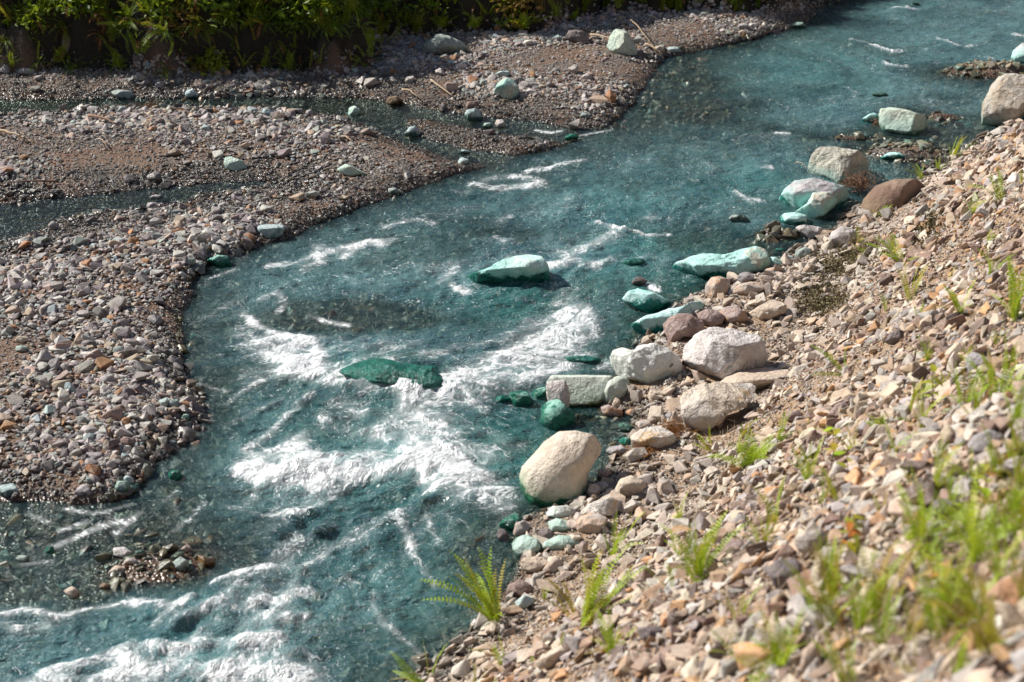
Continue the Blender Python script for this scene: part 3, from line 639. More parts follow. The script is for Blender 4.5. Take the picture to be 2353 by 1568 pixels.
bo('E', [(1225,1755),(1228,1695),(1242,1650),(1300,1590),(1345,1540),(1400,1475),(1500,1408),(1620,1400),(1740,1430),(1822,1500),(1812,1545),(1755,1600),(1700,1690),(1690,1770),(1695,1870),(1640,1925),(1440,1915),(1290,1868),(1240,1790)], 'large smooth cream boulder with pockmarks and green waterline stain', m_round, dr=.85, facets=0, planes=[(1,.15,.35,.84)], rough=.016, sq=2.1, short='the large smooth cream boulder')
bo('E', [(1988,1445),(2060,1390),(2200,1368),(2292,1420),(2324,1500),(2200,1545),(2020,1550)], 'pale cream boulder in the gravel with dead twigs at its right', m_whiteo, dr=.8, short='the pale cream boulder')
bo('H', [(1168,605),(1200,570),(1270,550),(1350,578),(1382,640),(1402,705),(1300,712),(1240,735),(1190,692)], 'blue-green boulder with a clean tide line above a wet base', m_pgreen, dr=.9, planes=[(0,.9,.6,.7)], facets=3, short='the tide-lined boulder')
bo('H', [(1228,745),(1258,705),(1420,703),(1434,740),(1395,790),(1382,815),(1262,838)], 'cream yellow boulder just below the tide-lined green boulder', m_cream, dr=.8, short='the cream yellow boulder')
bo('H', [(1385,790),(1470,690),(1532,740),(1538,795),(1470,830),(1400,818)], 'orange-cream angular rock leaning on the cream yellow boulder', m_creamo, cat='stone', dr=.8, short='the leaning orange rock')
bo('H', [(1602,545),(1608,470),(1640,420),(1740,388),(1842,440),(1800,515),(1740,565),(1650,555)], 'tan angular boulder with a flat lit top near the shore', m_creamo, dr=.85, planes=[(0,.9,.5,.6)], short='the tan angular boulder')
bo('H', [(1395,410),(1450,355),(1560,348),(1622,380),(1602,432),(1500,445)], 'white pockmarked boulder just right of the large smooth one', m_whites, dr=.8, short='the white pockmarked boulder')
bo('H', [(1408,462),(1480,440),(1570,458),(1614,512),(1560,545),(1440,535)], 'pale angular rock lying left of the tan angular boulder', m_pgreen, cat='stone', dr=.8, short='the pale angular rock')
bo('H', [(1083,482),(1130,430),(1200,413),(1252,440),(1232,482),(1170,535),(1100,515)], 'bright green wet rock left of the orange and white block', m_green, cat='stone', dr=.8, short='the bright green rock')
bo('H', [(1178,550),(1200,470),(1260,448),(1305,480),(1292,552),(1200,570)], 'orange and white block behind the tide-lined boulder', m_creamo, cat='stone', dr=.8, short='the orange and white block')
bo('H', [(1350,560),(1370,510),(1430,508),(1480,545),(1470,585),(1390,598)], 'dark wet brown rock right of the orange and white block', m_dark, cat='stone', dr=.8, short='the dark wet brown rock')
bo('H', [(1615,420),(1700,340),(1850,288),(1948,330),(1900,405),(1840,445),(1740,400)], 'broad cream-white boulder above the tan angular one', m_whiteo, dr=.8, short='the broad cream boulder')
bo('H', [(1873,255),(1920,170),(2000,138),(2085,180),(2105,222),(2020,305),(1900,295)], 'rounded cream boulder among rubble, above the broad cream one', m_cream, dr=.8, facets=2, short='the upper round cream boulder')
bo('H', [(1382,640),(1400,600),(1500,558),(1625,568),(1655,612),(1540,645),(1480,665)], 'pale turquoise-cream flat rock right of the tide-lined boulder', m_pgreen, cat='stone', dr=.8, short='the pale turquoise flat rock')
bo('H', [(1128,985),(1150,900),(1230,858),(1312,900),(1322,962),(1200,995)], 'purple-grey smooth rock behind the large fern', m_purple, cat='stone', dr=.8, short='the purple-grey rock')
bo('H', [(1188,1072),(1200,1010),(1270,963),(1342,1000),(1272,1052),(1200,1088)], 'pale blue-grey angular rock right of the large fern', m_blue, cat='stone', dr=.7, short='the pale blue-grey rock')
bo('H', [(1070,560),(1080,515),(1120,510),(1165,560),(1140,600),(1095,605)], 'black wet rock left of the tide-lined boulder', m_dark, cat='stone', dr=.8, short='the black wet rock')
bo('H', [(1760,170),(1768,100),(1830,95),(1882,140),(1860,178),(1800,182)], 'tan cube-like rock beside the large smooth boulder', m_creamo, cat='stone', dr=.8, short='the tan cube rock')
bo('H', [(1692,260),(1710,200),(1760,195),(1800,245),(1770,295),(1710,300)], 'orange-grey rock right of the large smooth boulder foot', m_creamo, cat='stone', dr=.8, short='the orange-grey rock')
bo('H', [(1755,250),(1760,190),(1820,180),(1848,215),(1838,262),(1785,275)], 'grey-tan rock between the two orange-grey rocks', m_grey, cat='stone', dr=.8, short='the grey-tan rock')
# shelf and rubble on the right shore
bo('F', [(770,205),(780,160),(840,135),(890,150),(895,195),(840,215),(790,218)], 'grey-green rounded rock at the inlet edge right of the pitted slab', m_greyg, cat='stone', dr=.8, short='the grey-green shore rock')
bo('F', [(678,235),(700,200),(740,188),(772,205),(765,240),(720,250)], 'small pale blue rock right of the pitted slab', m_blue, cat='stone', dr=.8, short='the small pale blue rock')
bo('F', [(585,200),(640,205),(720,250),(690,280),(610,285),(590,250)], 'smooth turquoise-white rock tucked at the right end of the pitted slab', m_turq, cat='stone', dr=.7, short='the tucked turquoise rock')
bo('F', [(1000,80),(1030,30),(1100,-10),(1190,10),(1215,60),(1180,120),(1100,165),(1040,130)], 'lilac-streaked white boulder half buried left of the brown slope fern', m_white, dr=.8, base=150, short='the lilac-streaked boulder')
bo('E', [(1785,1240),(1840,1222),(1940,1260),(1948,1310),(1900,1318),(1800,1280)], 'orange-brown wedge stone at the inlet head', m_orange, cat='stone', dr=.7, short='the orange wedge stone')
bo('E', [(1945,1275),(1990,1252),(2055,1262),(2060,1300),(2010,1310),(1955,1300)], 'rounded rust-brown stone right of the orange wedge stone', m_orange, cat='stone', dr=.8, short='the rust-brown round stone')
bo('E', [(1860,1225),(1890,1168),(1925,1190),(1930,1235),(1890,1250)], 'pale upright wedge stone above the orange wedge stone', m_cream, cat='stone', dr=.8, short='the pale wedge stone')
bo('E', [(1905,1350),(1950,1340),(2045,1385),(2000,1420),(1930,1410)], 'pale green flat stone in the inlet before the pale cream boulder', m_pgreen, cat='stone', dr=.8, short='the flat inlet stone')
bo('E', [(2025,1345),(2090,1325),(2180,1360),(2150,1390),(2060,1395)], 'flat pinkish stone behind the pale cream boulder', m_creamo, cat='stone', dr=.8, short='the flat pinkish stone')
bo('E', [(2100,1170),(2130,1120),(2200,1105),(2240,1140),(2210,1190),(2140,1195)], 'cream angular stone in the rubble behind the inlet', m_cream, cat='stone', dr=.8, short='the cream rubble stone')
bo('E', [(2225,1300),(2250,1275),(2310,1290),(2300,1335),(2250,1340)], 'grey blocky stone right of the rust-brown round stone', m_grey, cat='stone', dr=.8, short='the grey rubble block')
bo('E', [(1815,1550),(1850,1510),(1930,1500),(2010,1545),(1960,1580),(1860,1590)], 'lavender-grey stone between the large smooth boulder and the pale cream one', m_grey, cat='stone', dr=.8, short='the lavender-grey stone')
bo('E', [(1910,1475),(1940,1445),(2000,1450),(2010,1500),(1960,1520)], 'wet green stone left of the pale cream boulder', m_green, cat='stone', dr=.8, short='the wet green stone')
bo('F', [(222,1395),(240,1290),(285,1258),(303,1300),(262,1385)], 'standing orange shard leaning against the ochre-white boulder', m_orange, cat='stone', dr=.6, short='the standing orange shard')
bo('F', [(1950,1000),(1958,880),(2010,855),(2160,930),(2135,1000),(2050,1010)], 'big pale blue-grey rock on the slope between the right-hand ferns', m_grey, cat='stone', dr=.8, planes=[(-.2,.6,1,.5)], base=960, short='the big blue-grey slope rock')
bo('F', [(1392,785),(1430,730),(1500,690),(1552,762),(1490,812),(1420,800)], 'dark brown angular rock high on the slope', m_dark, cat='stone', dr=.8, short='the dark brown slope rock')
bo('F', [(835,1310),(870,1240),(905,1235),(940,1280),(900,1328)], 'bright orange angular rock on the middle of the slope', m_orange, cat='stone', dr=.8, short='the bright orange slope rock')
bo('F', [(1000,1290),(1060,1220),(1120,1195),(1165,1260),(1110,1320),(1030,1330)], 'dark purple-brown rock right of the bright orange slope rock', m_purple, cat='stone', dr=.8, short='the dark purple slope rock')
bo('F', [(700,1335),(720,1285),(790,1255),(840,1290),(810,1345),(740,1350)], 'dull grey-brown rock left of the bright orange slope rock', m_purple, cat='stone', dr=.8, short='the dull grey-brown slope rock')
bo('F', [(1185,1400),(1240,1340),(1330,1335),(1385,1380),(1300,1430),(1210,1435)], 'pale lilac flat rock on the slope above the yellow leaves', m_grey, cat='stone', dr=.7, short='the pale lilac slope rock')
bo('F', [(1045,1110),(1080,1065),(1140,1090),(1150,1130),(1080,1140)], 'pale peach block on the upper slope', m_creamo, cat='stone', dr=.8, short='the peach slope block')
bo('F', [(1960,1500),(2010,1440),(2120,1390),(2210,1430),(2230,1490),(2120,1560),(2000,1550)], 'large blurred grey-pink rock near the right edge of the slope', m_grey, cat='stone', dr=.8, short='the grey-pink slope rock')
bo('F', [(1925,480),(2000,460),(2110,455),(2090,510),(1980,530)], 'pale flat rock on the slope below the right-hand bracken', m_cream, cat='stone', dr=.8, short='the pale upper slope rock')
bo('F', [(1170,560),(1200,515),(1260,510),(1265,560),(1210,585)], 'pale cream rock on the slope below the dry moss patch', m_cream, cat='stone', dr=.8, short='the cream rock below the moss')
bo('F', [(2000,60),(2030,20),(2100,10),(2130,45),(2070,85)], 'orange block at the top of the slope', m_orange, cat='stone', dr=.8, short='the orange top block')
bo('I', [(590,830),(600,770),(640,725),(780,715),(872,800),(862,895),(720,935),(640,905)], 'large dark charcoal rock with a pale spot low on the slope', m_dark, cat='stone', dr=.8, short='the charcoal rock', planes=[(0,.8,.7,.6)])
bo('I', [(762,600),(900,455),(1005,560),(1005,640),(860,700),(790,655)], 'large pinkish tan leaning slab on the lower slope', m_creamo, cat='stone', dr=.6, short='the pinkish leaning slab')
bo('I', [(278,645),(298,588),(400,585),(460,640),(432,705),(310,695)], 'dark brown block with a rusty left side, left of the charcoal rock', m_purple, cat='stone', dr=.8, short='the dark rusty block')
bo('I', [(468,150),(500,112),(575,118),(575,175),(510,205)], 'orange-topped angular rock on the middle slope', m_orange, cat='stone', dr=.8, short='the orange-topped slope rock')
bo('I', [(985,180),(1040,70),(1150,52),(1170,120),(1130,195),(1010,205)], 'orange and cream wedge rock above the yellowish fern', m_creamo, cat='stone', dr=.8, short='the orange-cream wedge')
bo('H', [(1325,1425),(1450,1350),(1560,1288),(1605,1330),(1480,1445),(1340,1485)], 'long tan plank-like rock low on the slope', m_cream, cat='stone', dr=.6, short='the long plank-like rock')
bo('H', [(2035,1230),(2060,1195),(2200,1175),(2255,1240),(2160,1295),(2060,1290)], 'flat black-shadowed charcoal rock near the bottom of the slope', m_dark, cat='stone', dr=.7, short='the flat charcoal rock')
bo('H', [(1865,960),(1930,870),(1975,880),(1970,960),(1900,1010)], 'grey-lilac shard on the lower slope', m_grey, cat='stone', dr=.6, short='the grey-lilac shard')
bo('H', [(1440,1090),(1450,1055),(1600,1045),(1615,1090),(1520,1110)], 'rust-brown flat rock below the tall loose fern', m_orange, cat='stone', dr=.7, short='the rust-brown flat rock')
bo('I', [(2090,980),(2180,880),(2380,760),(2500,860),(2480,1150),(2300,1180),(2150,1080)], 'very close blurred orange and brown rock at the right edge', m_orange, cat='stone', dr=.7, base=1150, short='the close orange rock')
bo('I', [(1830,520),(1860,460),(1930,455),(1960,500),(1920,560),(1860,560)], 'small white rock among the blurred ferns at the right', m_white, cat='stone', dr=.8, short='the small white rock')
bo('I', [(1700,400),(1740,310),(1880,290),(1950,370),(1930,430),(1780,450)], 'dark blurred rock above the small white rock', m_dark, cat='stone', dr=.8, short='the dark blurred rock')
bo('I', [(800,1500),(830,1350),(900,1280),(960,1330),(940,1450),(880,1540)], 'blurred pale pink rock at the bottom edge of the slope', m_creamo, cat='stone', dr=.7, short='the blurred pale pink rock')
# left gravel bar and far shore
bo('B', [(1048,635),(1062,600),(1080,568),(1130,530),(1190,543),(1225,598),(1228,662),(1182,708),(1120,695),(1088,652)], 'teal and cream upright boulder standing on the gravel bar', m_teal_up, dr=.9, facets=5, short='the upright teal boulder')
bo('B', [(1063,512),(1100,478),(1150,478),(1178,520),(1122,545),(1080,538)], 'pale blue-white stone just behind the upright teal boulder', m_blue, cat='stone', dr=.9, short='the pale blue stone')
bo('B', [(1828,315),(1850,250),(1888,195),(1930,200),(1962,215),(2003,262),(2043,330),(2043,372),(1962,390),(1880,365)], 'pyramid-shaped pale green boulder on the far sandy shore', m_palegreen, dr=.9, planes=[(-.7,.3,.8,.48),(.8,.2,.7,.52)], facets=3, short='the pyramid boulder')
bo('B', [(1538,262),(1570,210),(1642,203),(1692,230),(1708,282),(1640,308),(1560,288)], 'dark brown rounded boulder left of the pyramid-shaped one', m_dark, dr=.9, rough=.06, short='the dark brown round boulder')
bo('B', [(538,362),(570,280),(620,240),(680,215),(742,250),(822,290),(882,332),(872,382),(720,395),(600,398)], 'large blue-grey boulder in the shade of the far bank', m_greyg, dr=.9, facets=6, short='the large shaded boulder', rough=.05)
bo('B', [(1498,212),(1505,170),(1530,147),(1562,180),(1567,217),(1530,228)], 'pale grey upright stone below the bank foliage', m_grey, cat='stone', dr=.8, short='the upright stone below the foliage')
bo('B', [(848,800),(860,763),(920,748),(970,763),(974,822),(920,840),(870,832)], 'smooth blue-grey boulder in the side channel', m_blue, dr=.9, facets=2, short='the smooth channel boulder')
bo('B', [(848,722),(870,694),(920,690),(962,730),(942,757),(860,748)], 'brown-grey boulder just behind the smooth channel boulder', m_purple, cat='stone', dr=.9, short='the brown-grey channel stone')
bo('B', [(425,925),(470,880),(510,866),(547,910),(542,942),(480,947)], 'smooth pale teal boulder at the side channel bend', m_blue, dr=.9, facets=2, short='the teal bend boulder')
bo('B', [(303,705),(330,664),(380,658),(427,700),(422,733),(350,738)], 'mossy brown boulder at the side channel edge', m_brown, cat='stone', dr=.9, short='the mossy brown stone')
bo('B', [(42,785),(55,740),(90,726),(132,760),(144,797),(80,803)], 'pale veined stone standing in the side channel', m_palegreen, cat='stone', dr=.9, short='the pale veined stone')
bo('A', [(1543,1130),(1550,1085),(1590,1078),(1680,1113),(1703,1150),(1697,1183),(1620,1183),(1560,1162)], 'oblong pale green stone lying in the middle of the gravel bar', m_palegreen, cat='stone', dr=.9, facets=2, short='the oblong green stone')
bo('A', [(1768,1590),(1780,1555),(1850,1540),(1940,1540),(1968,1570),(1950,1620),(1880,1655),(1830,1650)], 'white turquoise boulder at the near edge of the gravel bar', m_blue, dr=.9, planes=[(0,.9,.5,.6)], facets=2, short='the white bar-edge boulder')
bo('B', [(1057,857),(1070,825),(1112,822),(1138,860),(1132,888),(1090,888)], 'cream-grey stone right of the channel mouth', m_white, cat='stone', dr=.9, short='the cream-grey channel stone')
bo('B', [(972,870),(990,847),(1032,847),(1042,877),(1000,888)], 'small pale green stone below the smooth channel boulder', m_pgreen, cat='stone', dr=.9, short='the small green channel stone')
bo('B', [(-30,1165),(30,1133),(100,1158),(182,1200),(190,1232),(100,1225),(0,1195)], 'long pale turquoise slab lying flat on the gravel bar', m_palegreen, cat='stone', dr=.8, short='the long pale slab')
bo('B', [(797,1110),(830,1083),(882,1100),(884,1140),(820,1145)], 'grey-green stone at the tip of the trickle', m_blue, cat='stone', dr=.9, short='the trickle stone')
bo('B', [(803,1050),(830,1028),(892,1045),(890,1068),(830,1068)], 'flat white-teal stone in the trickle', m_blue, cat='stone', dr=.9, short='the flat trickle stone')
bo('B', [(300,1330),(310,1300),(370,1295),(412,1325),(405,1350),(340,1352)], 'dark green wet stone at the river edge of the gravel bar', m_greyg, cat='stone', dr=.9, short='the dark green edge stone')
bo('B', [(1535,960),(1550,925),(1610,920),(1640,945),(1620,972),(1570,975)], 'wet green stone at the mouth of the side channel', m_green, cat='stone', dr=.9, short='the mouth stone')
bo('A', [(753,628),(800,613),(900,623),(943,662),(900,688),(820,685)], 'wide flat green stone on the far edge of the side channel', m_greyg, cat='stone', dr=.8, short='the wide flat green stone')
bo('A', [(1273,642),(1290,611),(1330,613),(1378,660),(1352,692),(1290,673)], 'smooth sky-blue stone at the side channel edge', m_blue, cat='stone', dr=.9, short='the sky-blue stone')
bo('A', [(1058,578),(1130,558),(1133,612),(1088,618)], 'light grey blocky stone above the side channel', m_grey, cat='stone', dr=.9, short='the light grey block')
bo('A', [(1798,638),(1820,570),(1868,612),(1852,642)], 'pointed pale stone on the far side channel edge', m_grey, cat='stone', dr=.8, short='the pointed pale stone')
bo('A', [(1800,790),(1815,750),(1870,755),(1890,790),(1850,812)], 'smooth blue-white stone on the near side channel edge', m_blue, cat='stone', dr=.9, short='the blue-white channel stone')
bo('A', [(2100,790),(2112,755),(2160,758),(2165,800),(2130,812)], 'round pale grey stone on the near side channel edge', m_grey, cat='stone', dr=.9, short='the round pale channel stone')
bo('A', [(1000,1420),(1010,1395),(1090,1390),(1112,1430),(1100,1452),(1010,1452)], 'grey stone with a flat top at the shallow pool', m_grey, cat='stone', dr=.9, short='the flat-topped pool stone')
bo('A', [(1025,1360),(1070,1340),(1130,1350),(1120,1375),(1050,1378)], 'half-sunk pale stone in the shallow pool', m_grey, cat='stone', dr=.9, short='the half-sunk pool stone')
bo('A', [(325,1568),(360,1520),(400,1540),(415,1590),(350,1600)], 'pale angular stone at the near side of the shallow pool', m_grey, cat='stone', dr=.9, short='the pale pool-side stone')
bo('A', [(105,490),(140,470),(230,475),(250,520),(180,530)], 'large grey-blue stone in the shade under the far bank', m_grey, cat='stone', dr=.9, short='the shaded bank stone')
bo('A', [(1280,490),(1300,458),(1340,452),(1382,475),(1370,498)], 'grey stone at the foot of the dark bank', m_grey, cat='stone', dr=.9, short='the bank-foot stone')
bo('G', [(-40,300),(-30,215),(80,198),(142,250),(152,292),(60,315)], 'large white boulder at the left edge of the gravel bar', m_blue, dr=.9, planes=[(0,.9,.6,.6)], facets=3, short='the white boulder at the left edge')
bo('G', [(492,285),(550,205),(612,203),(638,272),(560,305)], 'brownish grey pyramidal stone at the lower end of the gravel bar', m_grey, cat='stone', dr=.9, short='the pyramidal grey stone')
bo('G', [(778,225),(810,180),(892,178),(893,242),(842,280)], 'pale green-white angular stone at the lower tip of the gravel bar', m_pgreen, cat='stone', dr=.9, short='the green-white tip stone')
bo('G', [(838,175),(858,137),(922,160),(918,215),(885,205)], 'blue-grey wet stone just behind the green-white tip stone', m_blue, cat='stone', dr=.8, short='the blue-grey tip stone')
bo('G', [(578,25),(598,-18),(700,-20),(724,20),(645,55)], 'big light grey stone near the lower end of the gravel bar', m_grey, cat='stone', dr=.9, short='the big light grey stone')
bo('G', [(722,110),(735,50),(780,38),(805,80),(780,118)], 'round grey stone near the lower tip of the bar', m_grey, cat='stone', dr=.9, short='the round tip stone')
bo('G', [(775,700),(778,640),(840,628),(905,672),(925,710),(830,725)], 'white-faced stone on the small river islet', m_white, cat='stone', dr=.9, short='the white-faced islet stone')
bo('G', [(835,755),(870,718),(922,703),(958,742),(930,765)], 'small white stone in front of the white-faced islet stone', m_white, cat='stone', dr=.8, short='the small white islet stone')
bo('G', [(725,830),(790,762),(870,780),(880,820),(790,835)], 'pinkish pale wedge stone on the small islet', m_creamo, cat='stone', dr=.8, short='the pinkish islet wedge')
bo('G', [(438,935),(490,903),(542,940),(548,995),(500,1003)], 'rounded tan stone alone in the shallows below the islet', m_cream, cat='stone', dr=.9, short='the tan shallow stone')
bo('G', [(1178,745),(1240,703),(1292,730),(1313,783),(1250,815)], 'grey-green angular stone on the river side of the islet', m_greyg, cat='stone', dr=.9, short='the grey-green islet stone')
bo('G', [(1238,655),(1290,613),(1322,640),(1302,683),(1250,685)], 'reddish brown pointed stone at the tip of the islet', m_orange, cat='stone', dr=.8, short='the reddish islet stone')
bo('G', [(1148,170),(1160,120),(1190,98),(1235,108),(1263,150),(1220,185),(1160,180)], 'white-topped green stone alone in the shallow river', m_green, cat='stone', dr=.9, short='the white-topped green stone')
bo('G', [(110,700),(140,690),(205,700),(190,745),(130,745)], 'grey-green cube stone in the left shallows', m_greyg, cat='stone', dr=.9, short='the grey-green shallow stone')
bo('G', [(308,660),(325,630),(370,632),(375,680),(320,690)], 'dark green square stone above the left shallows', m_green, cat='stone', dr=.9, short='the dark green square stone')
bo('G', [(675,910),(710,880),(760,895),(755,935),(700,935)], 'brown wet stone at the near edge of the islet', m_brown, cat='stone', dr=.9, short='the brown wet islet stone')
bo('D', [(668,1062),(690,1020),(782,1023),(792,1072),(730,1095)], 'light grey rounded stone on the lower gravel bar', m_grey, cat='stone', dr=.9, short='the light grey bar stone')
bo('D', [(98,782),(130,748),(200,748),(205,800),(120,808)], 'pale cream block on the left of the gravel bar', m_cream, cat='stone', dr=.9, short='the pale cream bar block')
bo('D', [(103,842),(110,813),(190,813),(208,862),(130,870)], 'blue-grey block below the pale cream block on the bar', m_greyg, cat='stone', dr=.9, short='the blue-grey bar block')
bo('D', [(148,292),(165,257),(215,252),(242,290),(192,310)], 'rounded mustard yellow stone on the gravel bar', m_cream, cat='stone', dr=.9, facets=1, short='the mustard stone')
bo('D', [(1248,238),(1300,208),(1347,220),(1352,267),(1310,283)], 'grey-green stone at the water edge of the bar', m_greyg, cat='stone', dr=.9, short='the grey-green edge stone')
bo('D', [(1345,262),(1352,228),(1400,232),(1422,268),(1380,290)], 'darker stone right of the grey-green edge stone', m_grey, cat='stone', dr=.9, short='the darker edge stone')
bo('D', [(1425,225),(1500,190),(1572,198),(1603,262),(1500,285)], 'drowned green stone just under the water off the bar', m_green, cat='stone', dr=.8, short='the drowned edge stone', sink=.6)
bo('D', [(688,692),(740,658),(788,690),(742,718)], 'pinkish brown flat stone on the lower gravel bar', m_creamo, cat='stone', dr=.9, short='the pinkish bar stone')
bo('D', [(1118,1152),(1150,1118),(1202,1123),(1213,1168),(1150,1175)], 'rounded beige stone near the river edge of the bar', m_cream, cat='stone', dr=.9, short='the beige edge stone')
bo('D', [(1128,1215),(1160,1178),(1232,1188),(1243,1258),(1188,1268)], 'yellowish grey stone below the rounded beige one', m_greyg, cat='stone', dr=.9, short='the yellowish grey stone')
bo('D', [(1238,1333),(1265,1284),(1302,1288),(1313,1353),(1270,1358)], 'pale teal stone at the very edge of the bar', m_pgreen, cat='stone', dr=.9, short='the pale teal edge stone')
bo('D', [(615,1290),(640,1255),(700,1262),(715,1305),(640,1315)], 'cream-grey stone near a sand patch on the bar', m_cream, cat='stone', dr=.9, short='the cream-grey bar stone')
bo('D', [(590,960),(600,920),(660,908),(678,955),(630,975)], 'pale grey veined stone in the middle of the bar', m_grey, cat='stone', dr=.9, short='the pale veined bar stone')
bo('D', [(440,1110),(450,1070),(480,1065),(540,1140),(500,1150)], 'blue-green slanted slab on the bar', m_blue, cat='stone', dr=.7, short='the blue-green slanted slab')
bo('D', [(310,745),(345,702),(372,740),(350,755)], 'small pointed blue-green stone on the bar', m_blue, cat='stone', dr=.8, short='the pointed blue-green stone')
bo('D', [(655,1480),(670,1425),(740,1430),(755,1480),(710,1500)], 'grey angular stone near the bottom of the bar', m_grey, cat='stone', dr=.9, short='the grey angular bar stone')
bo('D', [(820,1480),(850,1440),(920,1450),(935,1500),(860,1520)], 'purple-grey block near the bottom of the bar', m_purple, cat='stone', dr=.9, short='the purple-grey bar block')
bo('C', [(368,205),(390,155),(430,158),(482,200),(420,215)], 'grey-white pointed stone on the far shore', m_grey, cat='stone', dr=.9, short='the pointed far shore stone')
bo('C', [(433,182),(470,157),(530,170),(537,197),(480,203)], 'flat white stone on the far shore', m_white, cat='stone', dr=.9, short='the flat white far stone')
bo('C', [(738,182),(770,152),(820,153),(862,190),(800,200)], 'pale green rounded stone at the tip of the far shore', m_palegreen, cat='stone', dr=.9, short='the far tip stone')
bo('C', [(373,237),(380,208),(430,206),(448,243)], 'brown blocky stone at the water edge of the far shore', m_creamo, cat='stone', dr=.9, short='the brown far shore block')
bo('C', [(1568,28),(1600,6),(1642,35),(1610,42)], 'white-green stone in the far river near the top edge', m_pgreen, cat='stone', dr=.9, short='the far top stone')
bo('B', [(2145,345),(2160,310),(2220,315),(2235,365),(2180,372)], 'cream angular stone at the far shore water edge', m_cream, cat='stone', dr=.9, short='the cream far shore stone')
bo('B', [(2225,350),(2250,320),(2320,325),(2352,360),(2280,370)], 'blue-grey flat stone right of the cream far shore stone', m_blue, cat='stone', dr=.9, short='the blue-grey far shore stone')
bo('B', [(1710,270),(1730,232),(1775,235),(1780,275),(1740,282)], 'brownish blocky stone between the dark round boulder and the pyramid', m_creamo, cat='stone', dr=.9, short='the brownish far block')
bo('F', [(630,160),(650,143),(700,140),(718,160),(680,172)], 'dark teal stone just awash in the inlet behind the pitted slab', m_drown, cat='stone', dr=.9, short='the dark teal inlet stone')
bo('C', [(310,1510),(340,1480),(430,1485),(478,1520),(470,1540),(380,1535)], 'dark grey-green stone awash in the middle of the river', m_greyg, cat='stone', dr=.9, short='the awash river stone')
bo('C', [(1300,650),(1330,635),(1400,640),(1425,668),(1370,672)], 'pale green stone just awash upstream of the green block', m_pgreen, cat='stone', dr=.9, short='the awash pale stone')
bo('E', [(1540,900),(1580,885),(1700,885),(1800,905),(1800,935),(1700,960),(1590,935)], 'drowned dark teal rock between the rapids and the spotted white boulder', m_drown, dr=.8, short='the drowned teal rock')
bo('E', [(1930,240),(1960,215),(2060,210),(2110,235),(2080,265),(1990,275)], 'drowned green rock left of the long pitted slab', m_drown, cat='stone', dr=.8, short='the drowned green rock')
bo('E', [(1990,385),(2030,345),(2080,335),(2112,370),(2090,400),(2020,405)], 'dark wet rock behind the pitted white slab', m_dark, cat='stone', dr=.8, short='the dark rock behind the slab')

bo('A', [(1420,460),(1425,350),(1480,270),(1560,245),(1640,290),(1655,400),(1620,470)], 'dark grey-brown rounded boulder in the hollow under the far bank ferns', m_dark, dr=.7, short='the hollow boulder')
bo('A', [(380,330),(400,250),(470,190),(560,190),(600,260),(590,340),(480,380)], 'dim purple-grey boulder in the leaves of the shaded far bank', m_purple, dr=.7, short='the dim leafy boulder')
# ------------------------------------------------------------------ loose stones: shapes
def rock_mesh(name, kind, seed):
    rng = random.Random(seed); bm = bmesh.new()
    n = 11 if kind != 'round' else 16
    fl = {'flat': (1, .75, .34), 'block': (1, .78, .62), 'shard': (1, .5, .30), 'round': (1, .8, .58)}[kind]
    for i in range(n):
        v = Vector((rng.gauss(0, 1), rng.gauss(0, 1), rng.gauss(0, 1))).normalized()
        if kind == 'block': v = Vector([math.copysign(abs(c)**.55, c) for c in v])
        v *= rng.uniform(.8, 1.05)
        bm.verts.new((v.x*fl[0]*.5, v.y*fl[1]*.5, v.z*fl[2]*.5))
    r = bmesh.ops.convex_hull(bm, input=bm.verts)
    bmesh.ops.delete(bm, geom=[g for g in r['geom_interior'] if isinstance(g, bmesh.types.BMVert)], context='VERTS')
    bmesh.ops.dissolve_limit(bm, angle_limit=.3, verts=bm.verts, edges=bm.edges)
    if kind == 'round':
        bmesh.ops.bevel(bm, geom=bm.edges[:]+bm.verts[:], offset=.09, segments=2, profile=.6, affect='EDGES', clamp_overlap=True)
    else:
        bmesh.ops.bevel(bm, geom=bm.edges[:]+bm.verts[:], offset=.03, segments=1, profile=.5, affect='EDGES', clamp_overlap=True)
    bmesh.ops.triangulate(bm, faces=bm.faces)
    bm.normal_update()
    me = bpy.data.meshes.new(name); bm.to_mesh(me); bm.free()
    co = np.array([v.co[:] for v in me.vertices]); ext = np.ptp(co, axis=0).max()
    co = (co-(co.max(0)+co.min(0))/2)/ext; me.vertices.foreach_set('co', co.ravel())
    me.polygons.foreach_set('use_smooth', [kind == 'round']*len(me.polygons))
    me.materials.append(M_STONE); me.update()
    return me, kind
LSH = [rock_mesh('stone', k, 40+i) for i, k in enumerate(['round', 'block', 'round', 'flat', 'block', 'round', 'flat', 'block', 'round', 'block', 'flat', 'round'])]
RSH = [rock_mesh('stone', k, 80+i) for i, k in enumerate(['block', 'shard', 'flat', 'block', 'flat', 'shard', 'block', 'flat', 'block', 'shard'])]
LPAL = [((.36,.33,.31),'grey',24),((.50,.46,.43),'light grey',20),((.27,.22,.22),'purple-grey',14),((.44,.34,.25),'tan',12),((.38,.19,.09),'rust-brown',5),
        ((.31,.34,.31),'green-grey',7),((.15,.13,.13),'dark grey',10),((.64,.60,.55),'whitish',8),((.46,.34,.28),'pinkish',9),((.38,.45,.45),'blue-grey',3)]
RPAL = [((.54,.41,.31),'peach',20),((.60,.50,.39),'cream',15),((.42,.37,.34),'grey',22),((.52,.30,.15),'orange',9),((.27,.18,.14),'purple-brown',15),((.60,.54,.47),'whitish',8),((.40,.27,.18),'brown',13),((.16,.11,.09),'dark brown',6)]
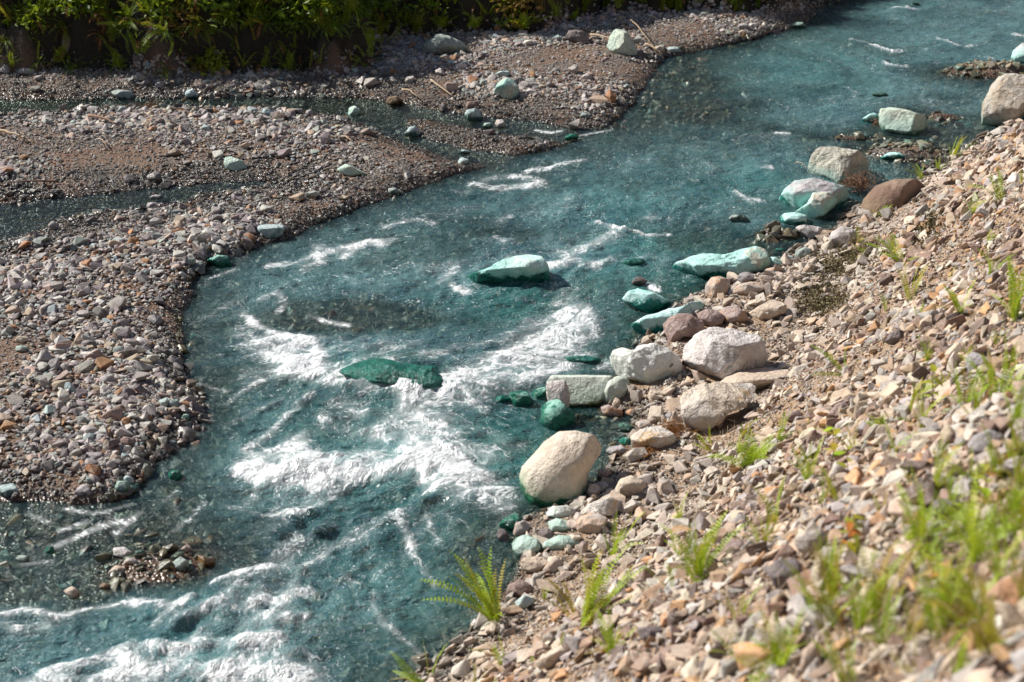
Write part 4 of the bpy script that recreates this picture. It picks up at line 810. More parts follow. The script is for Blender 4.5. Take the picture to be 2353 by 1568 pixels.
def pick_pal(pal, n, rng):
    w = np.array([p[2] for p in pal], float); w /= w.sum(); k = rng.choice(len(pal), n, p=w)
    c = np.array([p[0] for p in pal])[k]*rng.uniform(.68, 1.06, (n, 1))*rng.uniform(.96, 1.04, (n, 3))
    return k, c

# individually placed stones (the largest loose ones)
def visible(x, y, z, m=0):
    a, b, t = project(x, y, z)
    return -m < a < WPX+m and -m < b < 1568+m and t > .5
HERO = []
def hero_stones(side, n, rng):
    pal = LPAL if side == 'L' else RPAL; shp = LSH if side == 'L' else RSH
    got = 0; tries = 0; pts = []
    while got < n and tries < 20000:
        tries += 1
        a = rng.uniform(0, WPX); b = rng.uniform(110 if side == 'L' else 260, 1568)
        if side == 'R' and a < 950: continue
        p, t = cast(a, b, False)
        x, y, z = p
        sl = sdist(LEFT, np.array([x]), np.array([y]))[0]; sr = sdist(RIGHT, np.array([x]), np.array([y]))[0]
        if side == 'L' and (sl < .02 or z < .0 or z > .3 or sdist(BANK, np.array([x]), np.array([y]))[0] > -.1): continue
        if side == 'R' and sr < .05: continue
        s = rng.uniform(.10, .16)*(1 if side == 'L' else .72) if got > 14 else rng.uniform(.15, .2)*(1 if side == 'L' else .7)
        if side == 'L': s *= .75+.25*min(1.3, t/15)
        if any((x-q[0])**2+(y-q[1])**2 < (q[2]+s*.5)**2 for q in PLACED): continue
        if any((a-q[0])**2+(b-q[1])**2 < (22 if side == 'L' else 32)**2 for q in pts): continue
        if any(abs(a-q[0]) < q[3]+8 and abs(b-q[1]) < q[4]+8 for q in LAND[:N_TRACED]): continue
        k, c = pick_pal(pal, 1, rng); i = got % len(shp) if got < len(shp) else int(rng.integers(len(shp)))
        me, kind = shp[i]
        o = bpy.data.objects.new('stone', me); link(o)
        gx = (H(np.array([x+.1]), np.array([y]))-H(np.array([x-.1]), np.array([y])))[0]/.2
        gy = (H(np.array([x]), np.array([y+.1]))-H(np.array([x]), np.array([y-.1])))[0]/.2
        q = Vector((-gx, -gy, 1)).normalized().to_track_quat('Z', 'Y')
        e = q.to_matrix().to_4x4() @ Euler((rng.normal()*.22, rng.normal()*.22, rng.uniform(0, 6.28))).to_matrix().to_4x4()
        sc = Vector((s, s*rng.uniform(.85, 1.1), s*rng.uniform(.85, 1.2)))
        o.matrix_world = Matrix.Translation((x, y, z+s*.22)) @ e @ Matrix.Diagonal((*sc, 1))
        o['tint'] = [float(v) for v in c[0]]
        HERO.append([o, side, a, b, pal[k[0]][1], kind, s]); pts.append((a, b)); PLACED.append((x, y, s*.42)); got += 1
hero_stones('L', 96, np.random.default_rng(5)); hero_stones('R', 74, np.random.default_rng(6))
used = {}
def near_lbl(h):
    o, side, a, b, col, kind, s = h
    K_ = {'flat': 'flat', 'block': 'blocky', 'shard': 'sliver-shaped', 'round': 'rounded'}[kind]
    c = sorted(LAND[:], key=lambda q: (q[0]-a)**2+((q[1]-b)*1.4)**2)
    size = 'larger' if s > (.135 if side == 'L' else .085) else 'small'
    for q in c[:6]:
        dx, dy = a-q[0], (b-q[1])*1.4
        ang = math.degrees(math.atan2(-dy, dx)) % 360
        d = ['right of', 'beyond and right of', 'beyond', 'beyond and left of', 'left of', 'before and left of', 'in front of', 'before and right of'][int((ang+22.5)//45) % 8]
        for pre in ('%s %s stone' % (K_, col), '%s %s %s stone' % (size, K_, col)):
            l = '%s %s %s' % (pre, d, q[2])
            if l not in used and len(l.split()) <= 16:
                used[l] = 1; return l
    return l
for h in HERO:
    tag(h[0], near_lbl(h), 'stone', 'loose stones on the gravel bar' if h[1] == 'L' else 'loose stones on the right bank')
LCOL = bpy.data.collections.new('bar_stone_shapes'); RCOL = bpy.data.collections.new('slope_stone_shapes'); COL.children.link(LCOL); COL.children.link(RCOL)
for cl, sd in ((LCOL, 'L'), (RCOL, 'R')):
    seen = set()
    for h in HERO:
        if h[1] == sd and h[0].data.name not in seen:
            seen.add(h[0].data.name); cl.objects.link(h[0]); COL.objects.unlink(h[0])

# ------------------------------------------------------------------ scattered stuff (instances on points)
def scatter(name, label, pts, rot, scl, idx, col, tint=None, kind='stuff'):
    me = bpy.data.meshes.new(name); n = len(pts)
    me.vertices.add(n); me.vertices.foreach_set('co', np.ascontiguousarray(pts, dtype=np.float32).ravel())
    fattr(me, 'rot', rot.astype(np.float32), 'FLOAT_VECTOR'); fattr(me, 'scl', scl.astype(np.float32), 'FLOAT_VECTOR')
    a = me.attributes.new('idx', 'INT', 'POINT'); a.data.foreach_set('value', idx.astype(np.int32))
    if tint is not None:
        fattr(me, 'tint', np.concatenate([tint, np.ones((n, 1))], 1).astype(np.float32), 'FLOAT_COLOR')
    o = link(bpy.data.objects.new(name, me)); tag(o, label, None, None, kind)
    ng = bpy.data.node_groups.new(name, 'GeometryNodeTree')
    ng.interface.new_socket('Geometry', in_out='INPUT', socket_type='NodeSocketGeometry')
    ng.interface.new_socket('Geometry', in_out='OUTPUT', socket_type='NodeSocketGeometry')
    N = ng.nodes; Lk = ng.links.new
    gi = N.new('NodeGroupInput'); go = N.new('NodeGroupOutput')
    m2p = N.new('GeometryNodeMeshToPoints'); Lk(gi.outputs[0], m2p.inputs['Mesh'])
    ci = N.new('GeometryNodeCollectionInfo'); ci.inputs['Collection'].default_value = col
    ci.inputs['Separate Children'].default_value = True; ci.inputs['Reset Children'].default_value = True
    iop = N.new('GeometryNodeInstanceOnPoints'); Lk(m2p.outputs[0], iop.inputs['Points']); Lk(ci.outputs[0], iop.inputs['Instance'])
    iop.inputs['Pick Instance'].default_value = True
    def na(nm, typ):
        x = N.new('GeometryNodeInputNamedAttribute'); x.data_type = typ; x.inputs['Name'].default_value = nm; return x.outputs[0]
    Lk(na('idx', 'INT'), iop.inputs['Instance Index'])
    e2r = N.new('FunctionNodeEulerToRotation'); Lk(na('rot', 'FLOAT_VECTOR'), e2r.inputs[0]); Lk(e2r.outputs[0], iop.inputs['Rotation'])
    Lk(na('scl', 'FLOAT_VECTOR'), iop.inputs['Scale']); Lk(iop.outputs[0], go.inputs[0])
    md = o.modifiers.new('scatter', 'NODES'); md.node_group = ng
    return o

def frustum_pts(n, rng, x0, x1, y0, y1, margin=60):
    x = rng.uniform(x0, x1, n); y = rng.uniform(y0, y1, n); z = H(x, y)
    d = np.stack([x, y, z], 1)-CAM; t = d@FWD
    a = (d@RT)/t/K+WPX/2; b = 784-(d@UP)/t/K
    k = (t > .4) & (a > -margin*3) & (a < WPX+margin*3) & (b > -margin*2) & (b < 1568+margin*3)
    return x[k], y[k], z[k], t[k]
def slope_rot(x, y, rng, tilt):
    gx = (H(x+.08, y)-H(x-.08, y))/.16; gy = (H(x, y+.08)-H(x, y-.08))/.16
    gx = np.clip(gx, -1.5, 1.5); gy = np.clip(gy, -1.5, 1.5)
    n = len(x); yaw = rng.uniform(0, 2*np.pi, n)
    rx = np.arctan(gy)+rng.normal(0, tilt, n); ry = -np.arctan(gx)+rng.normal(0, tilt, n)
    cx, sx, cy, sy, cz, sz = np.cos(rx), np.sin(rx), np.cos(ry), np.sin(ry), np.cos(yaw), np.sin(yaw)
    # M = Ry*Rx*Rz, read back as XYZ euler angles
    m00 = cy*cz+sy*sx*sz; m10 = cx*sz; m20 = -sy*cz+cy*sx*sz
    m21 = sy*sz+cy*sx*cz; m22 = cy*cx
    return np.stack([np.arctan2(m21, m22), np.arcsin(np.clip(-m20, -1, 1)), np.arctan2(m10, m00)], 1)
def free_of(x, y, f=.8):
    ok = np.ones(len(x), bool)
    for (a, b, r) in PLACED[:N_TRACED]:
        ok &= (x-a)**2+(y-b)**2 > (r*f)**2
    return ok
def stones_on(side, name, label, n, rng, smin, smax, power, dens=None, tilt=.3):
    pal = LPAL if side != 'R' else RPAL
    box = (-9, 9, 6, 30) if side != 'R' else (-2, 9, 1.0, 24)
    x, y, z, t = frustum_pts(n, rng, *box)
    sl = sdist(LEFT, x, y); sr = sdist(RIGHT, x, y); sb = sdist(BANK, x, y)
    if side == 'L': k = (sl > -.12) & (sb < .03+.3*rng.uniform(0, 1, len(x))**3) & (z < .33)
    elif side == 'R': k = sr > -.10
    else: k = (sl <= -.02) & (sr <= -.02)
    if dens is not None: k &= rng.uniform(0, 1, len(x)) < dens(x, y, z, t)
    x, y, z, t = x[k], y[k], z[k], t[k]
    k = free_of(x, y); x, y, z, t = x[k], y[k], z[k], t[k]
    m = len(x); s = smin*(smax/smin)**(rng.uniform(0, 1, m)**power)
    if side == 'L':      # sorting: patches of fine gravel, patches of cobbles
        s *= .55+.9*sstep(.3, .66, fbm(x*.9, y*.9, 61, 3)); 
    if side == 'R' and smin < .05: s *= .74+.45*sstep(.32, .62, fbm(x*1.6, y*1.6, 62, 3))+.2*sstep(8, 3.5, t)
    rot = slope_rot(x, y, rng, tilt)
    scl = np.stack([s, s*rng.uniform(.8, 1.1, m), s*rng.uniform(.75, 1.2, m)], 1)
    kk, c = pick_pal(pal, m, rng)
    if side == 'B':      # bed stones carry a green-brown mineral film
        c = c*np.array([.76, .82, .62]); 
        g = rng.uniform(0, 1, m) < .07; c[g] = np.array([.20, .38, .32])*rng.uniform(.7, 1.2, (g.sum(), 1))
    if side == 'R':
        shelf = (z < .35); c[shelf] = c[shelf]*.55+np.array([.50, .44, .38])*.45
    idx = rng.integers(0, len(LSH) if side != 'R' else len(RSH), m)
    pts = np.stack([x, y, z+s*(.17 if side != 'B' else .08)], 1)
    scatter(name, label, pts, rot, scl, idx, LCOL if side != 'R' else RCOL, c)
    print(name, m)
cov = lambda x, y, z, t: np.clip(1.0-.0*x, 0, 1)
sandy = lambda x, y, z, t: .32+.68*sstep(.36, .47, fbm(x*.8, y*.8, 63, 3))
def sand_l(x, y, z, t):
    d = sandy(x, y, z, t)
    for a, b, rx, ry in [(1420,165,.95,1.5),(1350,150,.7,.8),(1130,190,.6,.35),(1400,105,.9,.6),(120,590,.5,.25),(230,610,.6,.15),(140,950,.3,.25),(200,380,.7,.3),(380,365,.5,.25),(60,600,.4,.2),(900,195,.5,.2)]:
        d = d*(1-.93*blob(x, y, a, b, rx, ry))
    return d
stones_on('L', 'gravel', 'fine gravel of the river bar', 760000, np.random.default_rng(11), .022, .055, 1.1, lambda x, y, z, t: .12+.88*sand_l(x, y, z, t), .35)
stones_on('L', 'river_cobbles', 'loose grey cobbles of the river bar', 165000, np.random.default_rng(12), .040, .112, 2.4, sand_l, .34)
stones_on('R', 'slope_gravel', 'fine pale gravel of the right bank', 560000, np.random.default_rng(13), .016, .042, 1.1, None, .45)
stones_on('R', 'slope_rubble', 'angular peach and grey rubble of the right bank', 210000, np.random.default_rng(14), .032, .135, 2.2, lambda x, y, z, t: (.30+.70*sstep(.1, .5, z))*(.6+.4*sstep(.34, .5, fbm(x*1.6, y*1.6, 62, 3)))*(1-.7*blob(x, y, 1830, 830, .4, .4)), .5)
stones_on('R', 'shore_rubble', 'larger pale rubble along the right shore', 26000, np.random.default_rng(17), .06, .17, 1.6, lambda x, y, z, t: 1.0*(sdist(SLOPE, x, y) < .12)*(z > .02), .45)
stones_on('B', 'bed_stones', 'stones of the river bed seen through the water', 120000, np.random.default_rng(15), .035, .15, 2.0, None, .25)

# ------------------------------------------------------------------ ferns, shrubs, grass, wood
def label_at(look, a, b):
    c = sorted(LAND, key=lambda q: (q[0]-a)**2+((q[1]-b)*1.4)**2)
    for q in c[:8]:
        dx, dy = a-q[0], (b-q[1])*1.4
        ang = math.degrees(math.atan2(-dy, dx)) % 360
        for d in (['right of', 'beyond and right of', 'beyond', 'beyond and left of', 'left of', 'before and left of', 'in front of', 'before and right of'][int((ang+22.5)//45) % 8],):
            l = '%s %s %s' % (look, d, q[2])
            if l not in used and len(l.split()) <= 16:
                used[l] = 1; return l
    return look
def frond_mesh(th0, th1, n=30, plen=.085, seed=0, prof='sword', mat=M_FERN, gap=.27):
    rng = np.random.default_rng(seed)
    m = n; s = np.linspace(0, 1, m+1); th = np.radians(th0+(th1-th0)*s**1.3)
    dx = np.sin(th)/m; dz = np.cos(th)/m
    X = np.concatenate([[0], np.cumsum(dx[:-1])]); Z = np.concatenate([[0], np.cumsum(dz[:-1])]); Yo = .03*np.sin(s*3+rng.uniform(0, 6))*s
    V = []; F = []
    w = .0065
    for i in range(m+1):
        k = w*(1-.8*s[i]); V += [(X[i], Yo[i]-k, Z[i]), (X[i], Yo[i]+k, Z[i])]
        if i: F.append((2*i-2, 2*i-1, 2*i+1, 2*i))
    for i in range(3, m+1):
        t = np.array([math.sin(th[i]), 0, math.cos(th[i])]); nr = np.array([-math.cos(th[i]), 0, math.sin(th[i])])
        if prof == 'sword': L = plen*(min(1, (s[i])*4)**.6)*(1-.80*max(0, (s[i]-.72)/.28)**1.5)
        else: L = plen*math.sin(math.pi*min(1, .12+.88*s[i])**.8)*1.2+.01
        for sg in (-1, 1):
            L2 = L*rng.uniform(.85, 1.1); p = np.array([X[i], Yo[i], Z[i]])
            d = np.array([0, sg, 0])*.96+t*rng.uniform(.12, .30)+nr*rng.uniform(-.05, .30)
            hw = t*(gap/m)*.95
            b = len(V)
            mid = p+d*L2*.5+nr*L2*.05
            V += [tuple(p-hw*.7), tuple(mid-hw), tuple(p+d*L2-nr*L2*.10), tuple(mid+hw*1.05), tuple(p+hw*.7)]
            F += [(b, b+1, b+3, b+4), (b+1, b+2, b+3, b+1)]
    me = bpy.data.meshes.new('frond'); me.from_pydata(V, [], [f if f[0] != f[-1] else f[:3] for f in F]); me.update(); me.materials.append(mat)
    return me
FR_UP = [frond_mesh(a, b, 23, .072, i) for i, (a, b) in enumerate([(2, 18), (4, 35), (10, 55), (0, 10), (16, 80)])]
FR_Y = [frond_mesh(a, b, 22, .075, 20+i, mat=M_FERNY) for i, (a, b) in enumerate([(5, 30), (10, 60), (0, 18)])]
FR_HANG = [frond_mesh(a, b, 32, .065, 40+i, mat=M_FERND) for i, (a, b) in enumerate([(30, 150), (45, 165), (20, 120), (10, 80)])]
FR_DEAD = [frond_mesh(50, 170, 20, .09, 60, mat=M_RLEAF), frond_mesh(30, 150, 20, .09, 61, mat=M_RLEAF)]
FR_FEATH = [frond_mesh(a, b, 24, .22, 70+i, 'tri', M_FERN) for i, (a, b) in enumerate([(15, 60), (25, 90), (5, 40)])]

def fern(base, size, n, meshes, label, group, lean=(0, 0), spread=.35, seed=0, name='fern', z_up=(0, 0, 1)):
    rng = random.Random(seed)
    e = bpy.data.objects.new(name, None); e.empty_display_size = .05; link(e); e.location = base
    tag(e, label, 'fern', group)
    for i in range(n):
        o = bpy.data.objects.new('frond', meshes[rng.randrange(len(meshes))]); link(o, e)
        yaw = rng.uniform(0, 2*math.pi)
        if lean != (0, 0): yaw = math.atan2(lean[1], lean[0])+rng.gauss(0, .8)
        s = size*rng.uniform(.55, 1.05)
        tilt = rng.uniform(0, spread)+ (math.hypot(*lean) if lean != (0, 0) else 0)*rng.uniform(.3, 1)
        o.matrix_local = Matrix.Rotation(yaw, 4, 'Z') @ Matrix.Rotation(tilt, 4, 'Y') @ Matrix.Rotation(rng.gauss(0, .9), 4, 'Z') @ Matrix.Diagonal((s, s*rng.uniform(.8, 1.1), s, 1))
        o.location = (rng.gauss(0, .02)*size*2, rng.gauss(0, .02)*size*2, -.01)
    return e
S = lambda reg, a, b: (a/3.0+OFF[reg][0], b/3.0+OFF[reg][1])
FERNS = [ # px, py, height px, n fronds, lean, kind
 (1144,1434,165,15,(-.35,.05),'u'),(985,1580,95,5,(-1.0,.3),'u'),(1347,1448,165,10,(.1,0),'u'),(1407,1512,105,8,(0,0),'u'),(1471,1522,55,2,(0,0),'u'),(1160,1535,85,5,(-.2,0),'u'),
 (1226,1520,72,1,(0,0),'u'),(1541,1368,90,2,(-.35,0),'u'),(1556,1290,66,3,(0,0),'u'),(1560,1198,62,6,(0,0),'u'),(1407,1285,90,6,(.1,0),'u'),(1440,1222,55,2,(.2,0),'u'),(1250,1380,34,5,(0,0),'u'),
 (1290,1500,40,2,(0,0),'u'),(1320,1420,100,5,(-.5,0),'y'),(1090,1572,45,3,(0,0),'u'),(1140,1575,50,2,(0,0),'u'),
 (1602,1342,140,14,(0,0),'u'),(1755,1278,92,8,(0,0),'u'),(1648,1268,44,2,(-.2,0),'u'),(1782,1208,96,4,(-.15,0),'u'),(1888,1160,55,5,(0,0),'u'),(1860,1190,28,1,(0,0),'u'),(2025,1198,66,4,(0,0),'u'),
 (2150,1135,115,5,(.05,0),'u'),(1702,1440,95,5,(0,0),'y'),(1700,1515,78,8,(-.3,0),'u'),(1822,1465,66,3,(.05,0),'u'),(1918,1375,115,9,(0,0),'y'),(2025,1485,125,6,(0,0),'u'),(2150,1458,175,6,(0,0),'u'),
 (2240,1312,190,7,(-.2,0),'u'),(2330,1240,190,7,(0,0),'u'),(1955,1580,140,7,(-.2,0),'y'),(2275,1450,190,9,(-.5,0),'u'),(1758,1568,30,2,(0,0),'u'),(1575,1420,42,2,(0,0),'u'),(2072,1262,115,7,(.3,0),'u'),
 (2004,1320,66,7,(0,0),'u'),(2100,1560,90,6,(-.3,0),'y'),(1870,1520,50,4,(0,0),'u'),(1640,1215,30,2,(0,0),'u'),(2200,1580,110,6,(0,0),'u'),(1970,1260,60,4,(0,0),'y'),
 (2068,606,75,8,(-.7,0),'u'),(2088,693,92,5,(0,0),'u'),(2035,716,42,3,(0,0),'u'),(2108,742,50,5,(0,0),'u'),(2208,725,80,8,(-.3,0),'u'),(2278,642,68,5,(0,0),'u'),(2335,740,125,12,(0,0),'u'),
 (1945,858,78,3,(-1.1,0),'u'),(2132,836,58,8,(-.1,0),'u'),(2215,840,60,3,(0,0),'u'),(2118,993,95,8,(0,0),'u'),(2215,950,140,6,(0,0),'u'),(2298,940,135,7,(0,0),'u'),(2240,970,100,5,(0,0),'u'),
 (2334,978,105,7,(0,0),'u'),(1775,1029,105,4,(.15,0),'u'),(1852,872,24,2,(0,0),'u'),(1960,1050,105,4,(0,0),'u'),(2052,1048,68,5,(0,0),'u'),(1858,992,30,3,(0,0),'u'),(2318,845,62,4,(0,0),'u'),
 (2118,416,38,8,(-.1,0),'u'),(2185,370,58,10,(.2,0),'u'),(2155,395,32,6,(0,0),'u'),(2302,466,80,5,(-.3,0),'u'),(2348,426,34,4,(0,0),'u'),(2235,502,55,4,(0,0),'f'),
 (2028,495,28,5,(0,0),'f'),(1985,520,22,4,(0,0),'f'),(2308,288,30,6,(0,0),'f'),(1968,560,42,5,(-.3,0),'f'),(1990,590,36,4,(0,0),'f'),(1770,975,26,3,(-.3,0),'y'),
 (2270,560,40,4,(0,0),'u'),(2180,640,30,3,(0,0),'u'),(2290,800,50,5,(0,0),'u'),(2170,900,50,4,(0,0),'y'),(2090,1110,50,3,(0,0),'u'),(2250,1120,90,5,(0,0),'u'),(2330,1110,80,5,(0,0),'u'),
 (1640,1040,52,9,(-1.1,.3),'y'),(1700,1010,60,3,(.1,0),'y'),(2250,620,40,3,(0,0),'u')]
_r = random.Random(77)
for _i in range(62):
    _a = 1700+653*_r.random()**.55; _b = _r.uniform(880, 1568)
    if _b < 1568-(_a-1500)*.62 and _r.random() < .75: continue
    FERNS.append((_a, _b, _r.uniform(45, 115)*(1.0+.6*(_b > 1200)), _r.randint(3, 9), (_r.uniform(-.4, .2), 0) if _r.random() < .5 else (0, 0), _r.choice('uuyyf')))
for i, (a, b, h, n, lean, kd) in enumerate(FERNS):
    p, t = cast(min(max(a, 5), 2350), min(b, 1600), False)
    size = h*K*t*1.3
    ms = {'u': FR_UP+([FR_Y[0]] if i % 3 == 0 else []), 'y': FR_Y+FR_UP[1:3], 'f': FR_FEATH}[kd]
    look = {'u': ['bright green fern', 'upright lime green fern', 'light green sword fern'][i % 3], 'y': 'yellowing brownish green fern', 'f': 'feathery light green fern'}[kd]
    look = ('tall ' if h > 95 else 'tiny ' if h < 36 else 'small ' if h < 62 else '')+look+(' with %s fronds' % {1: 'a single', 2: 'two', 3: 'three'}.get(n, 'few' if n < 6 else 'many')).replace('a single fronds', 'one frond')
    fern(p, size, n+2+n//2 if n > 2 else n, ms, label_at(look, a, b-h/2), 'ferns sprouting from the right bank', lean, .32 if kd != 'f' else 1.0, i)

# broad-leaved seedlings, their leaves yellow and green
def leaf_mesh(name, mat, w=.55, fold=.15):
    V = []; F = []; n = 6
    for i in range(n+1):
        s = i/n; ww = w*.5*math.sin(math.pi*s**.85)*(1-.1*s)+.004
        z = -.25*s*s
        V += [(s, -ww, z+fold*ww), (s, 0, z), (s, ww, z+fold*ww)]
        if i: b = 3*i; F += [(b-3, b-2, b+1, b), (b-2, b-1, b+2, b+1)]
    me = bpy.data.meshes.new(name); me.from_pydata(V, [], F); me.polygons.foreach_set('use_smooth', [True]*len(F)); me.update(); me.materials.append(mat); return me
LF_Y = leaf_mesh('leaf', M_YLEAF); LF_G = leaf_mesh('leaf', M_FERN); LF_R = leaf_mesh('leaf', mat_leaf('orange_leaf', (.62, .13, .03), (.55, .2, .04)))
def tube_mesh(name, pts, radii, mat, n=6):
    V = []; F = []; pts = [Vector(p) for p in pts]
    for i, p in enumerate(pts):
        t = (pts[min(i+1, len(pts)-1)]-pts[max(i-1, 0)]).normalized(); u = t.orthogonal().normalized()
        if i and abs(u.dot(pu)) < .999: u = (pu-t*pu.dot(t)).normalized()
        pu = u; v = t.cross(u)
        for k in range(n):
            a = 2*math.pi*k/n; V.append(tuple(p+(u*math.cos(a)+v*math.sin(a))*radii[i]))
        if i:
            for k in range(n): a = (i-1)*n+k; b = (i-1)*n+(k+1) % n; F.append((a, b, b+n, a+n))
    F.append(tuple(range(n))[::-1]); F.append(tuple(range(len(V)-n, len(V))))
    me = bpy.data.meshes.new(name); me.from_pydata(V, [], F); me.polygons.foreach_set('use_smooth', [True]*len(F)); me.update(); me.materials.append(mat); return me
def seedling(a, b, hpx, n, lf, label, seed, ls=.05):
    rng = random.Random(seed); p, t = cast(a, b, False); h = hpx*K*t
    e = bpy.data.objects.new('seedling', None); link(e); e.location = p; tag(e, label, 'seedling', 'leafy seedlings on the right bank')
    link(bpy.data.objects.new('stem', tube_mesh('stem', [(0, 0, -.02), (.01, .01, h*.5), (-.01, 0, h)], [.003, .0025, .0015], M_TWIG)), e)
    for i in range(n):
        o = bpy.data.objects.new('leaf', lf[i % len(lf)]); link(o, e)
        s = ls*rng.uniform(.7, 1.25)
        o.matrix_local = Matrix.Translation((0, 0, h*(.35+.65*i/max(1, n-1)))) @ Matrix.Rotation(i*2.4+rng.uniform(-.3, .3), 4, 'Z') @ Matrix.Rotation(rng.uniform(-.5, .35), 4, 'Y') @ Matrix.Scale(s, 4)
seedling(2135, 960, 115, 7, [LF_Y], 'seedling with brownish yellow leaves standing between ferns on the upper right slope', 1, .065)
seedling(1908, 1085, 115, 5, [LF_G, LF_Y], 'seedling with one broad green leaf among yellow ones on the middle slope', 2, .07)
seedling(1940, 1130, 110, 4, [LF_Y], 'seedling with bright yellow leaves near the pale lilac slope rock', 3, .06)
seedling(1945, 1300, 130, 9, [LF_Y, LF_R], 'amber-leaved bushy seedling above the yellowish fern on the lower slope', 4, .055)
seedling(2158, 1400, 110, 6, [LF_Y], 'blurred seedling with drooping yellow leaves at the lower right', 5, .05)
seedling(1930, 1440, 50, 3, [LF_R], 'tiny orange-red leaved seedling low on the slope', 6, .03)
seedling(2015, 1400, 80, 8, [LF_G, LF_Y, LF_G], 'green leafy seedling on the lower right slope', 7, .04)
seedling(2255, 1180, 130, 8, [LF_G, LF_Y], 'green and yellow leafy seedling under the right-hand ferns', 8, .05)

# far bank: overhanging ferns, shrubs, grass
BF = bpy.data.collections.new('bank_foliage_shapes'); COL.children.link(BF)
def leafcloud(name, n, mat, seed, r=(.5, .5, .4), ls=.09):
    rng = np.random.default_rng(seed)
    c = rng.normal(size=(n, 3)); c /= np.linalg.norm(c, axis=1)[:, None]; c *= (rng.uniform(.35, 1, (n, 1)))*np.array(r)*(.75+.5*fbm3(c*2+seed, seed)[:, None])
    d = rng.normal(size=(n, 3)); d[:, 2] -= .3; d /= np.linalg.norm(d, axis=1)[:, None]
    u = np.cross(d, rng.normal(size=(n, 3))); u /= np.linalg.norm(u, axis=1)[:, None]
    L = ls*rng.uniform(.6, 1.3, (n, 1)); nn = np.cross(d, u)
    V = np.stack([c, c+d*L*.45+u*L*.26+nn*L*.05, c+d*L, c+d*L*.45-u*L*.26+nn*L*.05], 1).reshape(-1, 3)
    me = mesh_np(name, V, np.arange(4*n), 4, False); me.materials.append(mat); return me
def tuft_mesh(name, n, mat, seed):
    rng = np.random.default_rng(seed); V = []; F = []
    for i in range(n):
        a = rng.uniform(0, 6.28); l = rng.uniform(.5, 1); bend = rng.uniform(.1, .6); w = .012
        bx, by = rng.normal(0, .06, 2); dx, dy = math.cos(a), math.sin(a); b = len(V)
        for k in range(5):
            s = k/4; ww = w*(1-s*.95); q = bend*s*s
            V += [(bx+dx*q*l-dy*ww, by+dy*q*l+dx*ww, l*s*(1-.2*bend*s)), (bx+dx*q*l+dy*ww, by+dy*q*l-dx*ww, l*s*(1-.2*bend*s))]
            if k: F.append((b+2*k-2, b+2*k-1, b+2*k+1, b+2*k))
    me = bpy.data.meshes.new(name); me.from_pydata(V, [], F); me.update(); me.materials.append(mat); return me
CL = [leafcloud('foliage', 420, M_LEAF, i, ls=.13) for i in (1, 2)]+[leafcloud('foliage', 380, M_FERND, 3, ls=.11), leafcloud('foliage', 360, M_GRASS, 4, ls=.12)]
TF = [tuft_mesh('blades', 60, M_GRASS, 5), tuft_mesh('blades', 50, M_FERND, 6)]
def bank_point(a, b, lift=0.0):
    p, t = cast(a, b, False); return p, t
def inst_src(o): BF.objects.link(o); COL.objects.unlink(o)
srcs = []
k = 0
for a, b, n, sz, kd in [(150,62,9,.55,'h'),(235,75,8,.5,'d'),(305,50,12,.75,'h'),(385,72,12,.8,'h'),(350,30,10,.6,'u'),(470,60,12,.75,'h'),(540,40,10,.6,'h'),(610,52,9,.6,'h'),(690,48,9,.6,'h'),
                     (60,60,9,.6,'h'),(20,95,8,.5,'h'),(110,25,10,.5,'u'),(760,55,9,.6,'h'),(830,60,9,.55,'h'),(240,28,9,.5,'d'),(440,18,10,.55,'u'),(580,12,9,.5,'u'),
                     (955,55,12,.5,'u'),(1020,60,12,.45,'f'),(1090,62,12,.5,'f'),(1150,60,12,.5,'u'),(1200,66,12,.5,'f'),(1230,50,10,.45,'u'),(1280,38,10,.4,'u'),(30,150,8,.5,'u'),(95,140,7,.45,'h'),(180,150,9,.5,'h'),(275,152,8,.45,'u'),(385,158,10,.55,'h'),(455,148,8,.45,'d'),(560,150,8,.45,'u'),(655,148,9,.5,'h'),(735,142,8,.45,'u'),(830,140,9,.5,'h'),(885,100,9,.5,'h'),(1120,30,10,.45,'u'),(1320,44,9,.35,'f')]:
    p, t = bank_point(a, b)
    ms = {'h': FR_HANG+FR_UP[2:3], 'd': FR_DEAD+FR_HANG[:1], 'u': FR_HANG[2:]+FR_UP[1:3], 'f': FR_FEATH+FR_UP[2:3]}[kd]
    look = {'h': 'dark green fern with long hanging fronds on the shaded far bank', 'd': 'rust-brown withered fern drooping from the shaded far bank', 'u': 'arching green fern with lighter fronds on the far bank', 'f': 'sunlit bushy bright green fern on the far bank'}[kd]
    nth = ['leftmost', 'second', 'third', 'fourth', 'fifth', 'sixth', 'seventh', 'eighth', 'ninth', 'tenth', 'eleventh', 'twelfth', 'thirteenth', 'fourteenth', 'fifteenth', 'sixteenth', 'seventeenth', 'eighteenth', 'nineteenth']
    e = fern((p[0], p[1]-.05, p[2]), sz*.62, n+6, ms, look, 'ferns growing on the far bank', (0, -.5) if kd in 'hd' else (0, 0), .8, 500+k); e['kdx'] = kd; srcs.append((a, kd, e)); k += 1
for kd in 'hduf':
    for i, (a, _, e) in enumerate(sorted([s for s in srcs if s[1] == kd], key=lambda s: s[0])):
        e['label'] = e['label']+', '+('leftmost' if i == 0 else nth[i]+' from left'); del e['kdx']
pick = {}
for a, kd, e in srcs:
    for c in e.children:
        if c.data.name not in pick and len(pick) < 14: pick[c.data.name] = 1; inst_src(c)
nfr = len(pick)
